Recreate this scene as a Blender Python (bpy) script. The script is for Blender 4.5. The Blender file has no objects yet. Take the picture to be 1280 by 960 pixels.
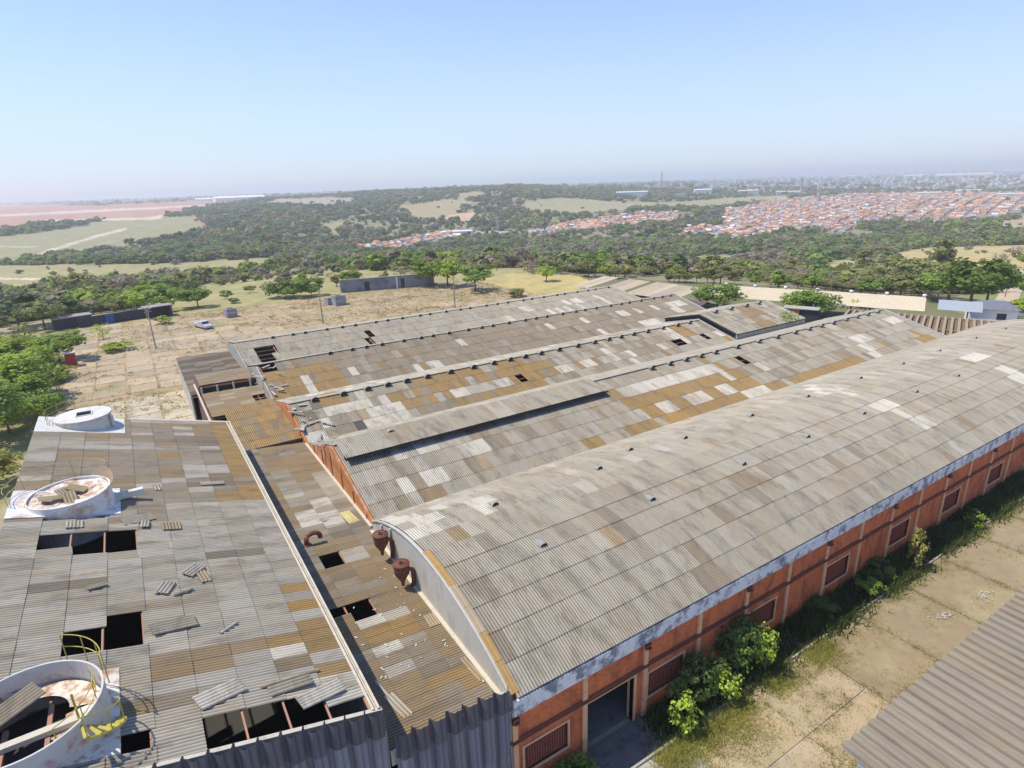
import bpy, bmesh, math, random
import numpy as np
from mathutils import Matrix, Vector
R_ = random.Random(7)
RNG = np.random.default_rng(11)
S = bpy.context.scene
COL = S.collection
# ------------------------------------------------------------------ camera (found from the vanishing points)
F, CU, CV, HC = 752.0, 640.0, 480.0, 30.0          # in the photograph's 1280x960 frame; camera 30 m up
def _cr(u, v):
    a = np.array([u - CU, v - CV, F]); return a / np.linalg.norm(a)
_X = _cr(1907, 188); _Y = _cr(140, 247); _Z = np.cross(_X, _Y); _Z /= np.linalg.norm(_Z)
if _Z[1] > 0: _Z = -_Z
_Y = np.cross(_Z, _X); _Y /= np.linalg.norm(_Y)
RM = np.array([_X, _Y, _Z])
cam_d = bpy.data.cameras.new('camera'); cam = bpy.data.objects.new('camera', cam_d); COL.objects.link(cam)
_r = RM @ np.array([1., 0, 0]); _u = RM @ np.array([0, -1., 0]); _b = -(RM @ np.array([0, 0, 1.]))
cam.matrix_world = Matrix(((_r[0], _u[0], _b[0], 0), (_r[1], _u[1], _b[1], 0), (_r[2], _u[2], _b[2], HC), (0, 0, 0, 1)))
cam_d.sensor_width = 36; cam_d.lens = F / 1280 * 36; cam_d.clip_start = 0.5; cam_d.clip_end = 60000
S.camera = cam
# ------------------------------------------------------------------ sky, sun, exposure
SUN = Vector((-.42, .26, 1)).normalized()
W = bpy.data.worlds.new('World'); S.world = W; W.use_nodes = True
wn = W.node_tree; bg = wn.nodes['Background']
sky = wn.nodes.new('ShaderNodeTexSky'); sky.sky_type = 'NISHITA'; sky.sun_disc = False
sky.sun_elevation = math.asin(SUN.z); sky.sun_rotation = math.atan2(SUN.x, SUN.y)
sky.altitude = 600; sky.air_density = 1.0; sky.dust_density = .4; sky.ozone_density = 2.0
# the sky pales toward the horizon all round, as on a hazy dry day
tc_ = wn.nodes.new('ShaderNodeTexCoord'); sx_ = wn.nodes.new('ShaderNodeSeparateXYZ'); wn.links.new(tc_.outputs['Generated'], sx_.inputs[0])
mr_ = wn.nodes.new('ShaderNodeMapRange'); mr_.inputs[1].default_value = -.02; mr_.inputs[2].default_value = .62; mr_.inputs[3].default_value = 1; mr_.inputs[4].default_value = 0; wn.links.new(sx_.outputs[2], mr_.inputs[0])
pw_ = wn.nodes.new('ShaderNodeMath'); pw_.operation = 'POWER'; pw_.inputs[1].default_value = 2.1; wn.links.new(mr_.outputs[0], pw_.inputs[0])
ml_ = wn.nodes.new('ShaderNodeMath'); ml_.operation = 'MULTIPLY'; ml_.inputs[1].default_value = .92; wn.links.new(pw_.outputs[0], ml_.inputs[0])
gn_ = wn.nodes.new('ShaderNodeMix'); gn_.data_type = 'RGBA'; gn_.blend_type = 'MULTIPLY'; gn_.inputs[0].default_value = 1; gn_.inputs[7].default_value = (.98, 1.19, 1.62, 1); wn.links.new(sky.outputs[0], gn_.inputs[6])
mx_ = wn.nodes.new('ShaderNodeMix'); mx_.data_type = 'RGBA'; mx_.inputs[7].default_value = (4.9, 5.45, 6.0, 1); wn.links.new(ml_.outputs[0], mx_.inputs[0]); wn.links.new(gn_.outputs[2], mx_.inputs[6])
wn.links.new(mx_.outputs[2], bg.inputs[0]); bg.inputs[1].default_value = 0.145
sl = bpy.data.lights.new('sun', 'SUN'); sl.energy = 4.7; sl.angle = math.radians(.53); sl.color = (1, .93, .78)
so = bpy.data.objects.new('sun', sl); COL.objects.link(so); so.rotation_euler = SUN.to_track_quat('Z', 'Y').to_euler(); so.location = (0, 0, 200)
S.view_settings.view_transform = 'Standard'; S.view_settings.look = 'None'; S.view_settings.exposure = 0.02; S.view_settings.gamma = 1
S.cycles.use_denoising = True; S.cycles.max_bounces = 6; S.cycles.volume_bounces = 1
S.cycles.transparent_max_bounces = 8
# ------------------------------------------------------------------ pixel <-> world helpers
def ray(u, v): return RM @ np.array([u - CU, v - CV, F])
def onz(u, v, z):
    d = ray(u, v); t = (z - HC) / d[2]; return np.array([d[0] * t, d[1] * t, z])
def onx(u, v, x):
    d = ray(u, v); return np.array([0, 0, HC]) + d * (x / d[0])
def ony(u, v, y):
    d = ray(u, v); return np.array([0, 0, HC]) + d * (y / d[1])
def onplane(u, v, P0, N):
    d = ray(u, v); o = np.array([0, 0, HC]); N = np.array(N, float)
    return o + d * (((np.array(P0) - o) @ N) / (d @ N))
def proj(P):
    d = RM.T @ (np.asarray(P, float) - np.array([0, 0, HC])); return (CU + F * d[0] / d[2], CV + F * d[1] / d[2])
def projv(P):
    d = (np.asarray(P) - np.array([0, 0, HC])) @ RM
    w = np.where(d[:, 2] > 1e-3, d[:, 2], np.nan)
    u = CU + F * d[:, 0] / w; v = CV + F * d[:, 1] / w
    return np.nan_to_num(u, nan=-9999), np.nan_to_num(v, nan=-9999)
def inpoly(u, v, poly):
    u = np.asarray(u, float); v = np.asarray(v, float); ins = np.zeros(u.shape, bool); n = len(poly)
    for i in range(n):
        x0, y0 = poly[i]; x1, y1 = poly[(i + 1) % n]
        if y0 == y1: continue
        c = ((y0 > v) != (y1 > v)) & (u < (x1 - x0) * (v - y0) / (y1 - y0) + x0)
        ins ^= c
    return ins
def inp(u, v, poly): return bool(inpoly(np.array([u]), np.array([v]), poly)[0])
def rc(a, b, c, d): return [(a, b), (c, b), (c, d), (a, d)]
# ------------------------------------------------------------------ object helpers
WM = {}
def setp(o, label=None, cat=None, group=None, kind=None):
    if label: o['label'] = label
    if cat: o['category'] = cat
    if group: o['group'] = group
    if kind: o['kind'] = kind
    return o
def place(o, parent=None, M=None):
    M = Matrix.Identity(4) if M is None else M
    COL.objects.link(o)
    if parent is not None:
        o.parent = parent; o.matrix_local = WM[parent.name].inverted() @ M
    else: o.matrix_world = M
    WM[o.name] = M
    return o
def empty(name, loc=(0, 0, 0), rz=0, parent=None, **k):
    o = bpy.data.objects.new(name, None); o.empty_display_size = .5
    place(o, parent, Matrix.Translation(loc) @ Matrix.Rotation(rz, 4, 'Z')); return setp(o, **k)
def obj(name, me, mat=None, parent=None, M=None, color=None, **k):
    if isinstance(me, MB): me = me.mesh(name)
    o = bpy.data.objects.new(name, me)
    if mat is not None and not me.materials: me.materials.append(mat)
    if color is not None: o.color = (*color, 1)
    place(o, parent, M); return setp(o, **k)
class MB:
    def __init__(s): s.v = []; s.f = []; s.c = []; s.col = (1, 1, 1)
    def add(s, vs, fs):
        n = len(s.v); s.v += [tuple(map(float, p)) for p in vs]; s.f += [tuple(i + n for i in f) for f in fs]; s.c += [s.col] * len(fs); return s
    def box(s, x0, x1, y0, y1, z0, z1):
        return s.add([(x0, y0, z0), (x1, y0, z0), (x1, y1, z0), (x0, y1, z0), (x0, y0, z1), (x1, y0, z1), (x1, y1, z1), (x0, y1, z1)],
                     [(0, 3, 2, 1), (4, 5, 6, 7), (0, 1, 5, 4), (1, 2, 6, 5), (2, 3, 7, 6), (3, 0, 4, 7)])
    def quad(s, a, b, c, d): return s.add([a, b, c, d], [(0, 1, 2, 3)])
    def prism(s, poly, d):       # polygon (list of 3D points) extruded by vector d
        n = len(poly); d = Vector(d); q = [Vector(p) for p in poly]
        return s.add(q + [p + d for p in q], [tuple(range(n))[::-1], tuple(range(n, 2 * n))] + [(i, (i + 1) % n, n + (i + 1) % n, n + i) for i in range(n)])
    def bar(s, a, b, w, h=None):
        a = Vector(a); b = Vector(b); h = h or w; d = (b - a).normalized()
        up = Vector((0, 0, 1)) if abs(d.z) < .95 else Vector((1, 0, 0))
        x = d.cross(up).normalized() * w / 2; y = x.cross(d).normalized() * h / 2
        return s.add([a - x - y, a + x - y, a + x + y, a - x + y, b - x - y, b + x - y, b + x + y, b - x + y],
                     [(0, 1, 2, 3), (7, 6, 5, 4), (4, 5, 1, 0), (5, 6, 2, 1), (6, 7, 3, 2), (7, 4, 0, 3)])
    def tube(s, pts, r, n=6, close=False):
        pts = [Vector(p) for p in pts]; rs = r if isinstance(r, (list, tuple)) else [r] * len(pts); vs = []; fs = []
        for i, p in enumerate(pts):
            d = (pts[min(i + 1, len(pts) - 1)] - pts[max(i - 1, 0)]).normalized()
            up = Vector((0, 0, 1)) if abs(d.z) < .9 else Vector((1, 0, 0))
            x = d.cross(up).normalized(); y = x.cross(d)
            for k in range(n):
                a = 2 * math.pi * k / n; vs.append(p + (x * math.cos(a) + y * math.sin(a)) * rs[i])
        for i in range(len(pts) - 1):
            for k in range(n): fs.append((i * n + k, i * n + (k + 1) % n, (i + 1) * n + (k + 1) % n, (i + 1) * n + k))
        fs += [tuple(range(n))[::-1], tuple(range((len(pts) - 1) * n, len(pts) * n))]
        return s.add(vs, fs)
    def mesh(s, name='mesh', smooth=False, tone=False):
        me = bpy.data.meshes.new(name); me.from_pydata(s.v, [], s.f); me.update()
        if smooth: me.shade_smooth()
        if tone:
            a = me.color_attributes.new('tone', 'FLOAT_COLOR', 'CORNER'); buf = np.empty((len(me.loops), 4), np.float32); buf[:, 3] = 1; i = 0
            for f, c in zip(s.f, s.c): buf[i:i + len(f), :3] = c; i += len(f)
            a.data.foreach_set('color', buf.ravel())
        return me
# ------------------------------------------------------------------ materials
def mat(name, base=(.5, .5, .5), rough=.85, src=None, var=.18, scale=1.0, stain=None, stain_amt=.5, stain_scale=.6, stain_lo=.5, bump=.15, bscale=None, stretch=None, metal=0, coord='Object', spec=.3, brick=None, fine=.12, dirt=False, stain2=None):
    m = bpy.data.materials.new(name); m.use_nodes = True; t = m.node_tree; N = t.nodes; L = t.links; N.clear()
    out = N.new('ShaderNodeOutputMaterial'); b = N.new('ShaderNodeBsdfPrincipled'); L.new(b.outputs[0], out.inputs[0])
    b.inputs['Roughness'].default_value = rough; b.inputs['Metallic'].default_value = metal; b.inputs['Specular IOR Level'].default_value = spec
    if src == 'object':
        s = N.new('ShaderNodeObjectInfo'); c = s.outputs['Color']
    elif src == 'tone':
        s = N.new('ShaderNodeAttribute'); s.attribute_name = 'tone'; c = s.outputs['Color']
    elif src == 'instancer':
        s = N.new('ShaderNodeAttribute'); s.attribute_type = 'INSTANCER'; s.attribute_name = 'tone'; c = s.outputs['Color']
    else:
        s = N.new('ShaderNodeRGB'); s.outputs[0].default_value = (*base, 1); c = s.outputs[0]
    g = N.new('ShaderNodeNewGeometry')
    if coord == 'Object': tc = N.new('ShaderNodeTexCoord'); P = tc.outputs['Object']
    else: P = g.outputs['Position']
    if stretch:
        mp = N.new('ShaderNodeMapping'); mp.inputs['Scale'].default_value = stretch; L.new(P, mp.inputs[0]); Pm = mp.outputs[0]
    else: Pm = P
    def noise(sc, det=4, vec=None, rough=.6):
        n = N.new('ShaderNodeTexNoise'); n.inputs['Scale'].default_value = sc; n.inputs['Detail'].default_value = det; n.inputs['Roughness'].default_value = rough
        L.new(vec or Pm, n.inputs['Vector']); return n.outputs[0]
    def math_(op, a, bb, cl=False):
        n = N.new('ShaderNodeMath'); n.operation = op; n.use_clamp = cl
        for i, q in enumerate((a, bb)):
            if isinstance(q, (int, float)): n.inputs[i].default_value = q
            else: L.new(q, n.inputs[i])
        return n.outputs[0]
    def mix(f, a, bb, mode='MIX'):
        n = N.new('ShaderNodeMix'); n.data_type = 'RGBA'; n.blend_type = mode
        for i, q in ((0, f), (6, a), (7, bb)):
            if isinstance(q, (int, float)): n.inputs[i].default_value = q
            elif isinstance(q, tuple): n.inputs[i].default_value = (*q, 1)
            else: L.new(q, n.inputs[i])
        return n.outputs[2]
    if brick:
        br = N.new('ShaderNodeTexBrick'); br.inputs['Scale'].default_value = 1; br.inputs['Brick Width'].default_value = brick[0]; br.inputs['Row Height'].default_value = brick[1]
        br.inputs['Mortar Size'].default_value = brick[2]; br.inputs['Color1'].default_value = (1, 1, 1, 1); br.inputs['Color2'].default_value = (.72, .72, .72, 1); br.inputs['Mortar'].default_value = (*brick[3], 1)
        mp2 = N.new('ShaderNodeMapping'); mp2.inputs['Rotation'].default_value = brick[4]; L.new(P, mp2.inputs[0]); L.new(mp2.outputs[0], br.inputs['Vector'])
        c = mix(1.0, c, br.outputs['Color'], 'MULTIPLY')
    if stain:
        f = noise(stain_scale, 6, Pm, .65); mr = N.new('ShaderNodeMapRange'); mr.inputs[1].default_value = stain_lo; mr.inputs[2].default_value = stain_lo + .14; L.new(f, mr.inputs[0])
        c = mix(math_('MULTIPLY', mr.outputs[0], stain_amt), c, stain)
    if stain2:
        ad = N.new('ShaderNodeVectorMath'); ad.operation = 'ADD'; ad.inputs[1].default_value = (37, 11, 5); L.new(Pm, ad.inputs[0])
        f = noise(stain2[2], 7, ad.outputs[0], .7); mr = N.new('ShaderNodeMapRange'); mr.inputs[1].default_value = stain2[3]; mr.inputs[2].default_value = stain2[3] + .12; L.new(f, mr.inputs[0])
        c = mix(math_('MULTIPLY', mr.outputs[0], stain2[1]), c, stain2[0])
    n1 = noise(scale, 5); n2 = noise(scale * 7, 3)
    k = math_('ADD', math_('MULTIPLY', math_('SUBTRACT', n1, .5), var * 2.2), math_('MULTIPLY', math_('SUBTRACT', n2, .5), fine * 2))
    k = math_('ADD', k, 1.0)
    cc = N.new('ShaderNodeCombineColor'); [L.new(k, cc.inputs[i]) for i in range(3)]
    c = mix(1.0, c, cc.outputs[0], 'MULTIPLY')
    if dirt:  # dirt also carries painted shade that deepens the corrugation's contrast
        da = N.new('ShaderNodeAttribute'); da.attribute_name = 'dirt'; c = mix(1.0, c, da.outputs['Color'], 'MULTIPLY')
    L.new(c, b.inputs['Base Color'])
    if bump:
        bp = N.new('ShaderNodeBump'); bp.inputs['Strength'].default_value = bump; bp.inputs['Distance'].default_value = .02 if not bscale else bscale[1]
        L.new(noise(bscale[0] if bscale else 12, 4), bp.inputs['Height']); L.new(bp.outputs[0], b.inputs['Normal'])
    return m
def sheetmats(nm, st):
    kw = dict(coord='World', scale=1.3, var=.17, fine=.13, rough=.9, stain=(.15, .125, .09), stain_amt=.5, stain_scale=1.0, stain_lo=.50, bump=.12, stretch=st, stain2=((.30, .21, .11), .45, .45, .53))
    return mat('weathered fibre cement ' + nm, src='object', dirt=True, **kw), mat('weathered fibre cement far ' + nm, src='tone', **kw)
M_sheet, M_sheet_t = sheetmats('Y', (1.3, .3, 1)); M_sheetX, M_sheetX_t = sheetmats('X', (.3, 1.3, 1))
M_big = mat('grey big wave fibre cement', src='object', coord='World', scale=2.2, var=.12, rough=.88, stain=(.12, .11, .11), stain_amt=.45, stain_scale=1.1, stain_lo=.5, stretch=(1, 1, .25))
M_brick = mat('red brick', (.72, .205, .078), coord='World', stretch=(1, 1, .45), brick=(.22, .075, .006, (.75, .66, .6), (math.pi / 2, 0, 0)), scale=1.5, var=.2, stain=(.26, .08, .04), stain_amt=.7, stain_scale=1.1, stain_lo=.50, fine=.2)
M_brick_g = mat('orange brick gable', (.56, .22, .07), coord='World', brick=(.22, .075, .008, (.8, .7, .6), (math.pi / 2, 0, math.pi / 2)), scale=1.2, var=.22, stain=(.62, .55, .45), stain_amt=.4, stain_scale=.7, stain_lo=.54)
M_plaster = mat('white plaster', (.50, .475, .41), coord='World', scale=.8, var=.1, stain=(.34, .32, .28), stain_amt=.5, stain_scale=1.0, stain_lo=.52, stretch=(1, 1, .35))
M_cream = mat('cream painted concrete', (.56, .50, .39), coord='World', scale=2, var=.12, stain=(.3, .25, .2), stain_amt=.5, stain_scale=2.2, stain_lo=.54)
M_pil = mat('tan painted pilaster', (.74, .42, .23), coord='World', scale=2, var=.14, stain=(.28, .18, .12), stain_amt=.5, stain_scale=2.4, stain_lo=.54)
M_fascia = mat('peeling pale fascia', (.72, .70, .66), coord='World', scale=2, var=.15, fine=.2, stain=(.13, .14, .19), stain_amt=.85, stain_scale=1.3, stain_lo=.47)
M_conc = mat('concrete', (.40, .37, .31), coord='World', scale=.5, var=.15, stain=(.2, .18, .14), stain_amt=.5, stain_scale=.8, stain_lo=.52)
M_slab = mat('concrete slab', src='object', coord='World', scale=.35, var=.22, fine=.16, stain=(.34, .29, .16), stain_amt=.6, stain_scale=.45, stain_lo=.47, bump=.3)
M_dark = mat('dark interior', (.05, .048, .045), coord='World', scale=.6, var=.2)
M_steel = mat('rust red steel', (.38, .20, .13), coord='World', scale=3, var=.2)
M_rust = mat('rusted iron', (.15, .058, .04), coord='Object', scale=5, var=.3, rough=.7, stain=(.30, .12, .06), stain_amt=.5, stain_scale=4)
M_tank = mat('white painted tank', (.62, .595, .53), coord='World', scale=1, var=.12, fine=.2, stain=(.38, .30, .2), stain_amt=.5, stain_scale=1.4, stain_lo=.52)
M_tank_r = mat('rusty white tank', (.70, .68, .64), coord='World', scale=1, var=.1, stain=(.42, .22, .09), stain_amt=.7, stain_scale=.8, stain_lo=.50)
M_tank_b = mat('tank wall with red stains', (.56, .54, .49), coord='World', scale=1, var=.1, stain=(.36, .07, .08), stain_amt=.8, stain_scale=1.1, stain_lo=.54)
M_yellow = mat('yellow painted steel', (.46, .38, .07), coord='World', scale=4, var=.2, rough=.6, stain=(.3, .2, .1), stain_amt=.5, stain_scale=5)
M_rustplate = mat('white plate with rust', (.68, .62, .52), coord='World', stain=(.36, .16, .05), stain_amt=.85, stain_scale=2.2, stain_lo=.47)
M_wood = mat('weathered wood', (.34, .26, .17), coord='World', scale=3, var=.25)
M_cable = mat('dark cable', (.05, .045, .05), bump=0)
M_white = mat('white paint', (.78, .78, .76), coord='World', scale=1, var=.08)
M_metal = mat('galvanised roofing', (.46, .48, .49), coord='World', scale=.4, var=.1, rough=.5, metal=.2)
M_beige = mat('cream roofing', (.62, .52, .36), coord='World', scale=.15, var=.08, stain=(.45, .37, .25), stain_amt=.4, stain_scale=.12)
M_asph = mat('asphalt', (.16, .155, .15), coord='World', scale=.3, var=.15)
M_dirt = mat('dirt track', (.50, .38, .25), coord='World', scale=.1, var=.15)
M_bark = mat('bark', (.16, .125, .09), scale=4, var=.25)
M_generic = mat('painted surface', src='object', coord='World', scale=.5, var=.12)
M_house_t = mat('town surface', src='tone', coord='World', scale=.05, var=.15, bump=0)
def leafmat(name, src, hue=.35):
    m = mat(name, src=src, coord='World', scale=.35, var=.3, fine=.3, bump=0, rough=.75, spec=.25)
    t = m.node_tree; b = [n for n in t.nodes if n.type == 'BSDF_PRINCIPLED'][0]; out = [n for n in t.nodes if n.type == 'OUTPUT_MATERIAL'][0]
    tr = t.nodes.new('ShaderNodeBsdfTranslucent'); mx = t.nodes.new('ShaderNodeMixShader'); mx.inputs[0].default_value = hue
    t.links.new(b.inputs['Base Color'].links[0].from_socket, tr.inputs[0]); t.links.new(b.outputs[0], mx.inputs[1]); t.links.new(tr.outputs[0], mx.inputs[2]); t.links.new(mx.outputs[0], out.inputs[0])
    return m
M_leaf = leafmat('foliage', 'object'); M_leaf_i = leafmat('foliage of the woods', 'instancer', .4); M_leaf_t = leafmat('weeds', 'tone')
# ------------------------------------------------------------------ terrain
T_U = [-500, -100, 0, 160, 320, 480, 640, 800, 960, 1120, 1280, 1400, 1900]
T_D = [1, 150, 210, 300, 420, 600, 850, 1200, 1700, 2500, 4000, 8000, 16000]
T_Z = {0: [-1, -1, -1.5, -14, -22, -28, -31, -19, -10, -5, -2, 0, 4],
       160: [-1, -1, -1.5, -13, -22, -28, -33, -25, -12, -5, -3, 0, 4],
       320: [-1, -1, -1.2, -9, -20, -29, -33, -22, -5, 2, 0, 2, 6],
       480: [-1, -1, -1, -6, -22, -38, -45, -27, -2, 16, 8, 4, 8],
       640: [-1, -1, -1, -7, -27, -45, -51, -30, 8, 24, 8, 4, 14],
       800: [-1, -1, -2, -11, -29, -45, -50, -42, -14, 2, 0, -2, 10],
       960: [-1, -1, -3, -14, -30, -42, -48, -49, -38, -20, -16, -8, 6],
       1120: [-1, -1, -5, -17, -28, -38, -47, -48, -41, -34, -26, -14, 4],
       1280: [-1, -1, -6, -12, -18, -30, -42, -47, -40, -34, -28, -16, 4]}
for a, b in ((-500, 0), (-100, 0), (1400, 1280), (1900, 1280)): T_Z[a] = T_Z[b]
T_AZ = []
for u in T_U:
    d = ray(u, 300); T_AZ.append(math.atan2(d[0], d[1]))
_TZ = np.array([T_Z[u] for u in T_U], float); _TL = np.log(np.array(T_D, float))
# fine table, smoothed
_azg = np.linspace(-math.pi, math.pi, 721); _lg = np.linspace(0, math.log(16000), 400)
_tmp = np.array([np.interp(_lg, _TL, row) for row in _TZ])
_grid = np.array([np.interp(_azg, T_AZ, _tmp[:, j]) for j in range(len(_lg))]).T
_k = np.hanning(15); _k /= _k.sum()
_grid = np.apply_along_axis(lambda r: np.convolve(np.pad(r, 7, 'edge'), _k, 'valid'), 1, _grid)
_k2 = np.hanning(9); _k2 /= _k2.sum()
_grid = np.apply_along_axis(lambda r: np.convolve(np.pad(r, 4, 'edge'), _k2, 'valid'), 0, _grid)
def tzv(x, y):
    x = np.asarray(x, float); y = np.asarray(y, float); D = np.maximum(np.hypot(x, y), 1.01); az = np.arctan2(x, y)
    i = (az + math.pi) / (2 * math.pi) * 720; j = np.log(D) / _lg[-1] * 399
    i = np.clip(i, 0, 719.999); j = np.clip(j, 0, 398.999); i0 = i.astype(int); j0 = j.astype(int); fi = i - i0; fj = j - j0
    z = (_grid[i0, j0] * (1 - fi) * (1 - fj) + _grid[i0 + 1, j0] * fi * (1 - fj) + _grid[i0, j0 + 1] * (1 - fi) * fj + _grid[i0 + 1, j0 + 1] * fi * fj)
    amp = np.clip((D - 230) / 500, 0, 1)
    z = z + amp * (1.6 * np.sin(x / 61 + 1.3 * np.sin(y / 83)) + 1.4 * np.sin(y / 47 + x / 140) + np.clip(D / 1500, 0, 3) * 2.0 * np.sin(x / 260 + 2 * np.sin(y / 390)))
    flat = (D < 190) | ((x > -40) & (x < 135) & (y < 200) & (y > -200))
    return np.where(flat, -1.0, z)
def tz(x, y): return float(tzv(np.array([x]), np.array([y]))[0])
def hit(u, v):
    d = ray(u, v); h = math.hypot(d[0], d[1]); D = np.exp(np.linspace(math.log(60), math.log(15500), 2600))
    x = d[0] / h * D; y = d[1] / h * D; z = HC + d[2] / h * D; g = tzv(x, y); k = np.nonzero(z <= g)[0]
    i = k[0] if len(k) else len(D) - 1
    return np.array([x[i], y[i], g[i]])
# land cover, outlined in the photograph and laid on the terrain
LC = [  # (class, colour, polygon)
 ('wood', (.25, .22, .12), [(-900, 246), (640, 228), (1900, 190), (1900, 420), (-900, 520)]),
 ('far', (.20, .19, .15), [(-900, 268), (0, 258), (420, 246), (450, 226), (-900, 240)]),
 ('far', (.17, .18, .15), [(430, 242), (640, 232), (900, 246), (1280, 240), (1900, 225), (1900, 180), (430, 224)]),
 ('farwood', (.07, .08, .05), [(-60, 262), (20, 258), (135, 254), (140, 260), (40, 266), (-60, 270)]),
 ('grass', (.33, .29, .13), [(-900, 345), (0, 332), (110, 331), (235, 328), (345, 321), (352, 331), (300, 345), (200, 352), (60, 356), (-900, 366)]),
 ('grass', (.40, .35, .12), [(-900, 366), (60, 354), (64, 366), (0, 370), (-900, 395)]),
 ('grass', (.27, .26, .12), [(-900, 395), (0, 380), (60, 374), (50, 392), (0, 396), (-900, 430)]),
 ('field', (.30, .27, .14), [(-900, 345), (0, 293), (60, 286), (150, 273), (235, 271), (262, 285), (250, 291), (180, 303), (130, 313), (60, 322), (0, 330), (-900, 350)]),
 ('field', (.44, .24, .17), [(-900, 300), (0, 256), (130, 257), (300, 249), (330, 248), (240, 262), (200, 272), (120, 275), (50, 280), (0, 290), (-900, 330)]),
 ('field', (.60, .47, .36), [(55, 275), (180, 272), (205, 268), (200, 274), (120, 276), (55, 280)]),
 ('field', (.60, .47, .36), [(-900, 272), (0, 268), (140, 261), (260, 256), (260, 258), (140, 264), (0, 271), (-900, 280)]),
 ('farwood', (.07, .08, .05), [(-900, 325), (0, 290), (60, 285), (110, 279), (110, 282), (60, 289), (0, 296), (-900, 335)]),
 ('field', (.42, .22, .14), [(238, 270), (246, 272), (263, 284), (257, 284)]),
 ('grass', (.36, .31, .22), [(330, 255), (345, 249), (400, 247), (440, 247), (440, 254), (380, 257)]),
 ('grass', (.36, .29, .15), [(498, 258), (560, 249), (590, 252), (572, 266), (540, 277), (520, 272)]),
 ('field', (.55, .36, .22), [(552, 273), (565, 268), (596, 264), (590, 276), (560, 278)]),
 ('grass', (.34, .28, .15), [(570, 243), (602, 238), (604, 246), (575, 252)]),
 ('grass', (.33, .28, .15), [(400, 281), (430, 277), (434, 288), (415, 292)]),
 ('grass', (.34, .30, .16), [(655, 252), (700, 247), (770, 252), (840, 253), (900, 248), (985, 244), (985, 250), (900, 258), (780, 262), (720, 268), (662, 264)]),
 ('sparse', (.33, .29, .12), [(150, 402), (200, 372), (270, 352), (330, 343), (420, 337), (480, 338), (560, 333), (600, 332), (720, 344), (740, 352), (700, 380), (400, 425), (240, 410)]),
 ('grass', (.45, .36, .14), [(600, 350), (640, 342), (720, 344), (740, 352), (700, 372), (610, 372)]),
 ('grass', (.42, .34, .15), [(985, 336), (1060, 326), (1110, 330), (1120, 345), (1080, 352), (1000, 352)]),
 ('grass', (.46, .36, .15), [(1110, 318), (1150, 310), (1280, 306), (1900, 300), (1900, 360), (1280, 352), (1235, 352), (1190, 352), (1130, 340)]),
 ('grass', (.36, .32, .15), [(840, 322), (930, 318), (960, 322), (900, 330), (850, 330)]),
 ('grass', (.40, .32, .18), [(1236, 282), (1280, 270), (1900, 262), (1900, 290), (1290, 288)]),
 ('grass', (.22, .24, .07), [(1190, 382), (1240, 352), (1275, 340), (1900, 320), (1900, 400), (1280, 400), (1200, 392)]),
 ('town', (.30, .25, .21), [(850, 293), (930, 299), (975, 291), (1060, 289), (1090, 276), (1180, 281), (1238, 276), (1280, 263), (1500, 262), (1500, 240), (1280, 243), (1180, 241), (1060, 244), (1000, 248), (960, 251), (940, 259), (905, 262), (905, 284), (860, 284)]),
 ('town', (.30, .25, .21), [(664, 291), (720, 277), (800, 268), (848, 265), (848, 278), (770, 284), (700, 293), (670, 295)]),
 ('town', (.30, .25, .21), [(430, 316), (480, 303), (560, 289), (592, 289), (580, 298), (500, 313)]),
 ('grass', (.38, .36, .3), [(584, 290), (700, 286), (700, 289), (584, 294)]),
 ('farwood', (.06, .07, .04), [(864, 276), (900, 266), (905, 284), (870, 285)]),
]
def classify(u, v):
    cls = np.full(len(u), 0, int)
    for i, (c, k, p) in enumerate(LC): cls[inpoly(u, v, p)] = i + 1
    return cls
def polyline_mask(u, v, pts, wpx):
    m = np.zeros(len(u), bool)
    for (x0, y0), (x1, y1) in zip(pts, pts[1:]):
        L2 = (x1 - x0) ** 2 + (y1 - y0) ** 2; t = np.clip(((u - x0) * (x1 - x0) + (v - y0) * (y1 - y0)) / L2, 0, 1)
        m |= np.hypot(u - x0 - t * (x1 - x0), (v - y0 - t * (y1 - y0))) < wpx
    return m
azs = np.unique(np.concatenate([np.linspace(-math.pi, math.radians(-24), 60), np.linspace(math.radians(-24), math.radians(86), 560), np.linspace(math.radians(86), math.pi, 50)]))
rings = np.concatenate([[0.5, 8, 16, 24, 32, 40, 50], 58 * 1.0125 ** np.arange(0, 453)])
A_, D_ = np.meshgrid(azs, rings, indexing='ij'); X = (np.sin(A_) * D_).ravel(); Y = (np.cos(A_) * D_).ravel(); Z = tzv(X, Y)
nA, nD = A_.shape; idx = np.arange(nA * nD).reshape(nA, nD)
q = np.stack([idx[:-1, :-1], idx[:-1, 1:], idx[1:, 1:], idx[1:, :-1]], -1).reshape(-1, 4)[:, ::-1]
def np_mesh(name, V, Q, tone=None, vt=None):
    me = bpy.data.meshes.new(name); n = Q.shape[1]
    me.vertices.add(len(V)); me.vertices.foreach_set('co', np.ascontiguousarray(V, np.float32).ravel())
    me.loops.add(Q.size); me.loops.foreach_set('vertex_index', np.ascontiguousarray(Q, np.int32).ravel())
    me.polygons.add(len(Q)); me.polygons.foreach_set('loop_start', np.arange(0, Q.size, n, dtype=np.int32)); me.update(calc_edges=True)
    if tone is not None:
        a = me.color_attributes.new('tone', 'FLOAT_COLOR', vt or 'POINT'); b = np.ones((len(tone), 4), np.float32); b[:, :3] = tone; a.data.foreach_set('color', b.ravel())
    return me
uu, vv = projv(np.stack([X, Y, Z], -1))
nz = (np.sin(X / 17 + 2 * np.sin(Y / 23)) + np.sin(Y / 13 + 1.5 * np.sin(X / 31)))
cl = classify(uu + nz * .6, vv + nz * .25)
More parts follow.
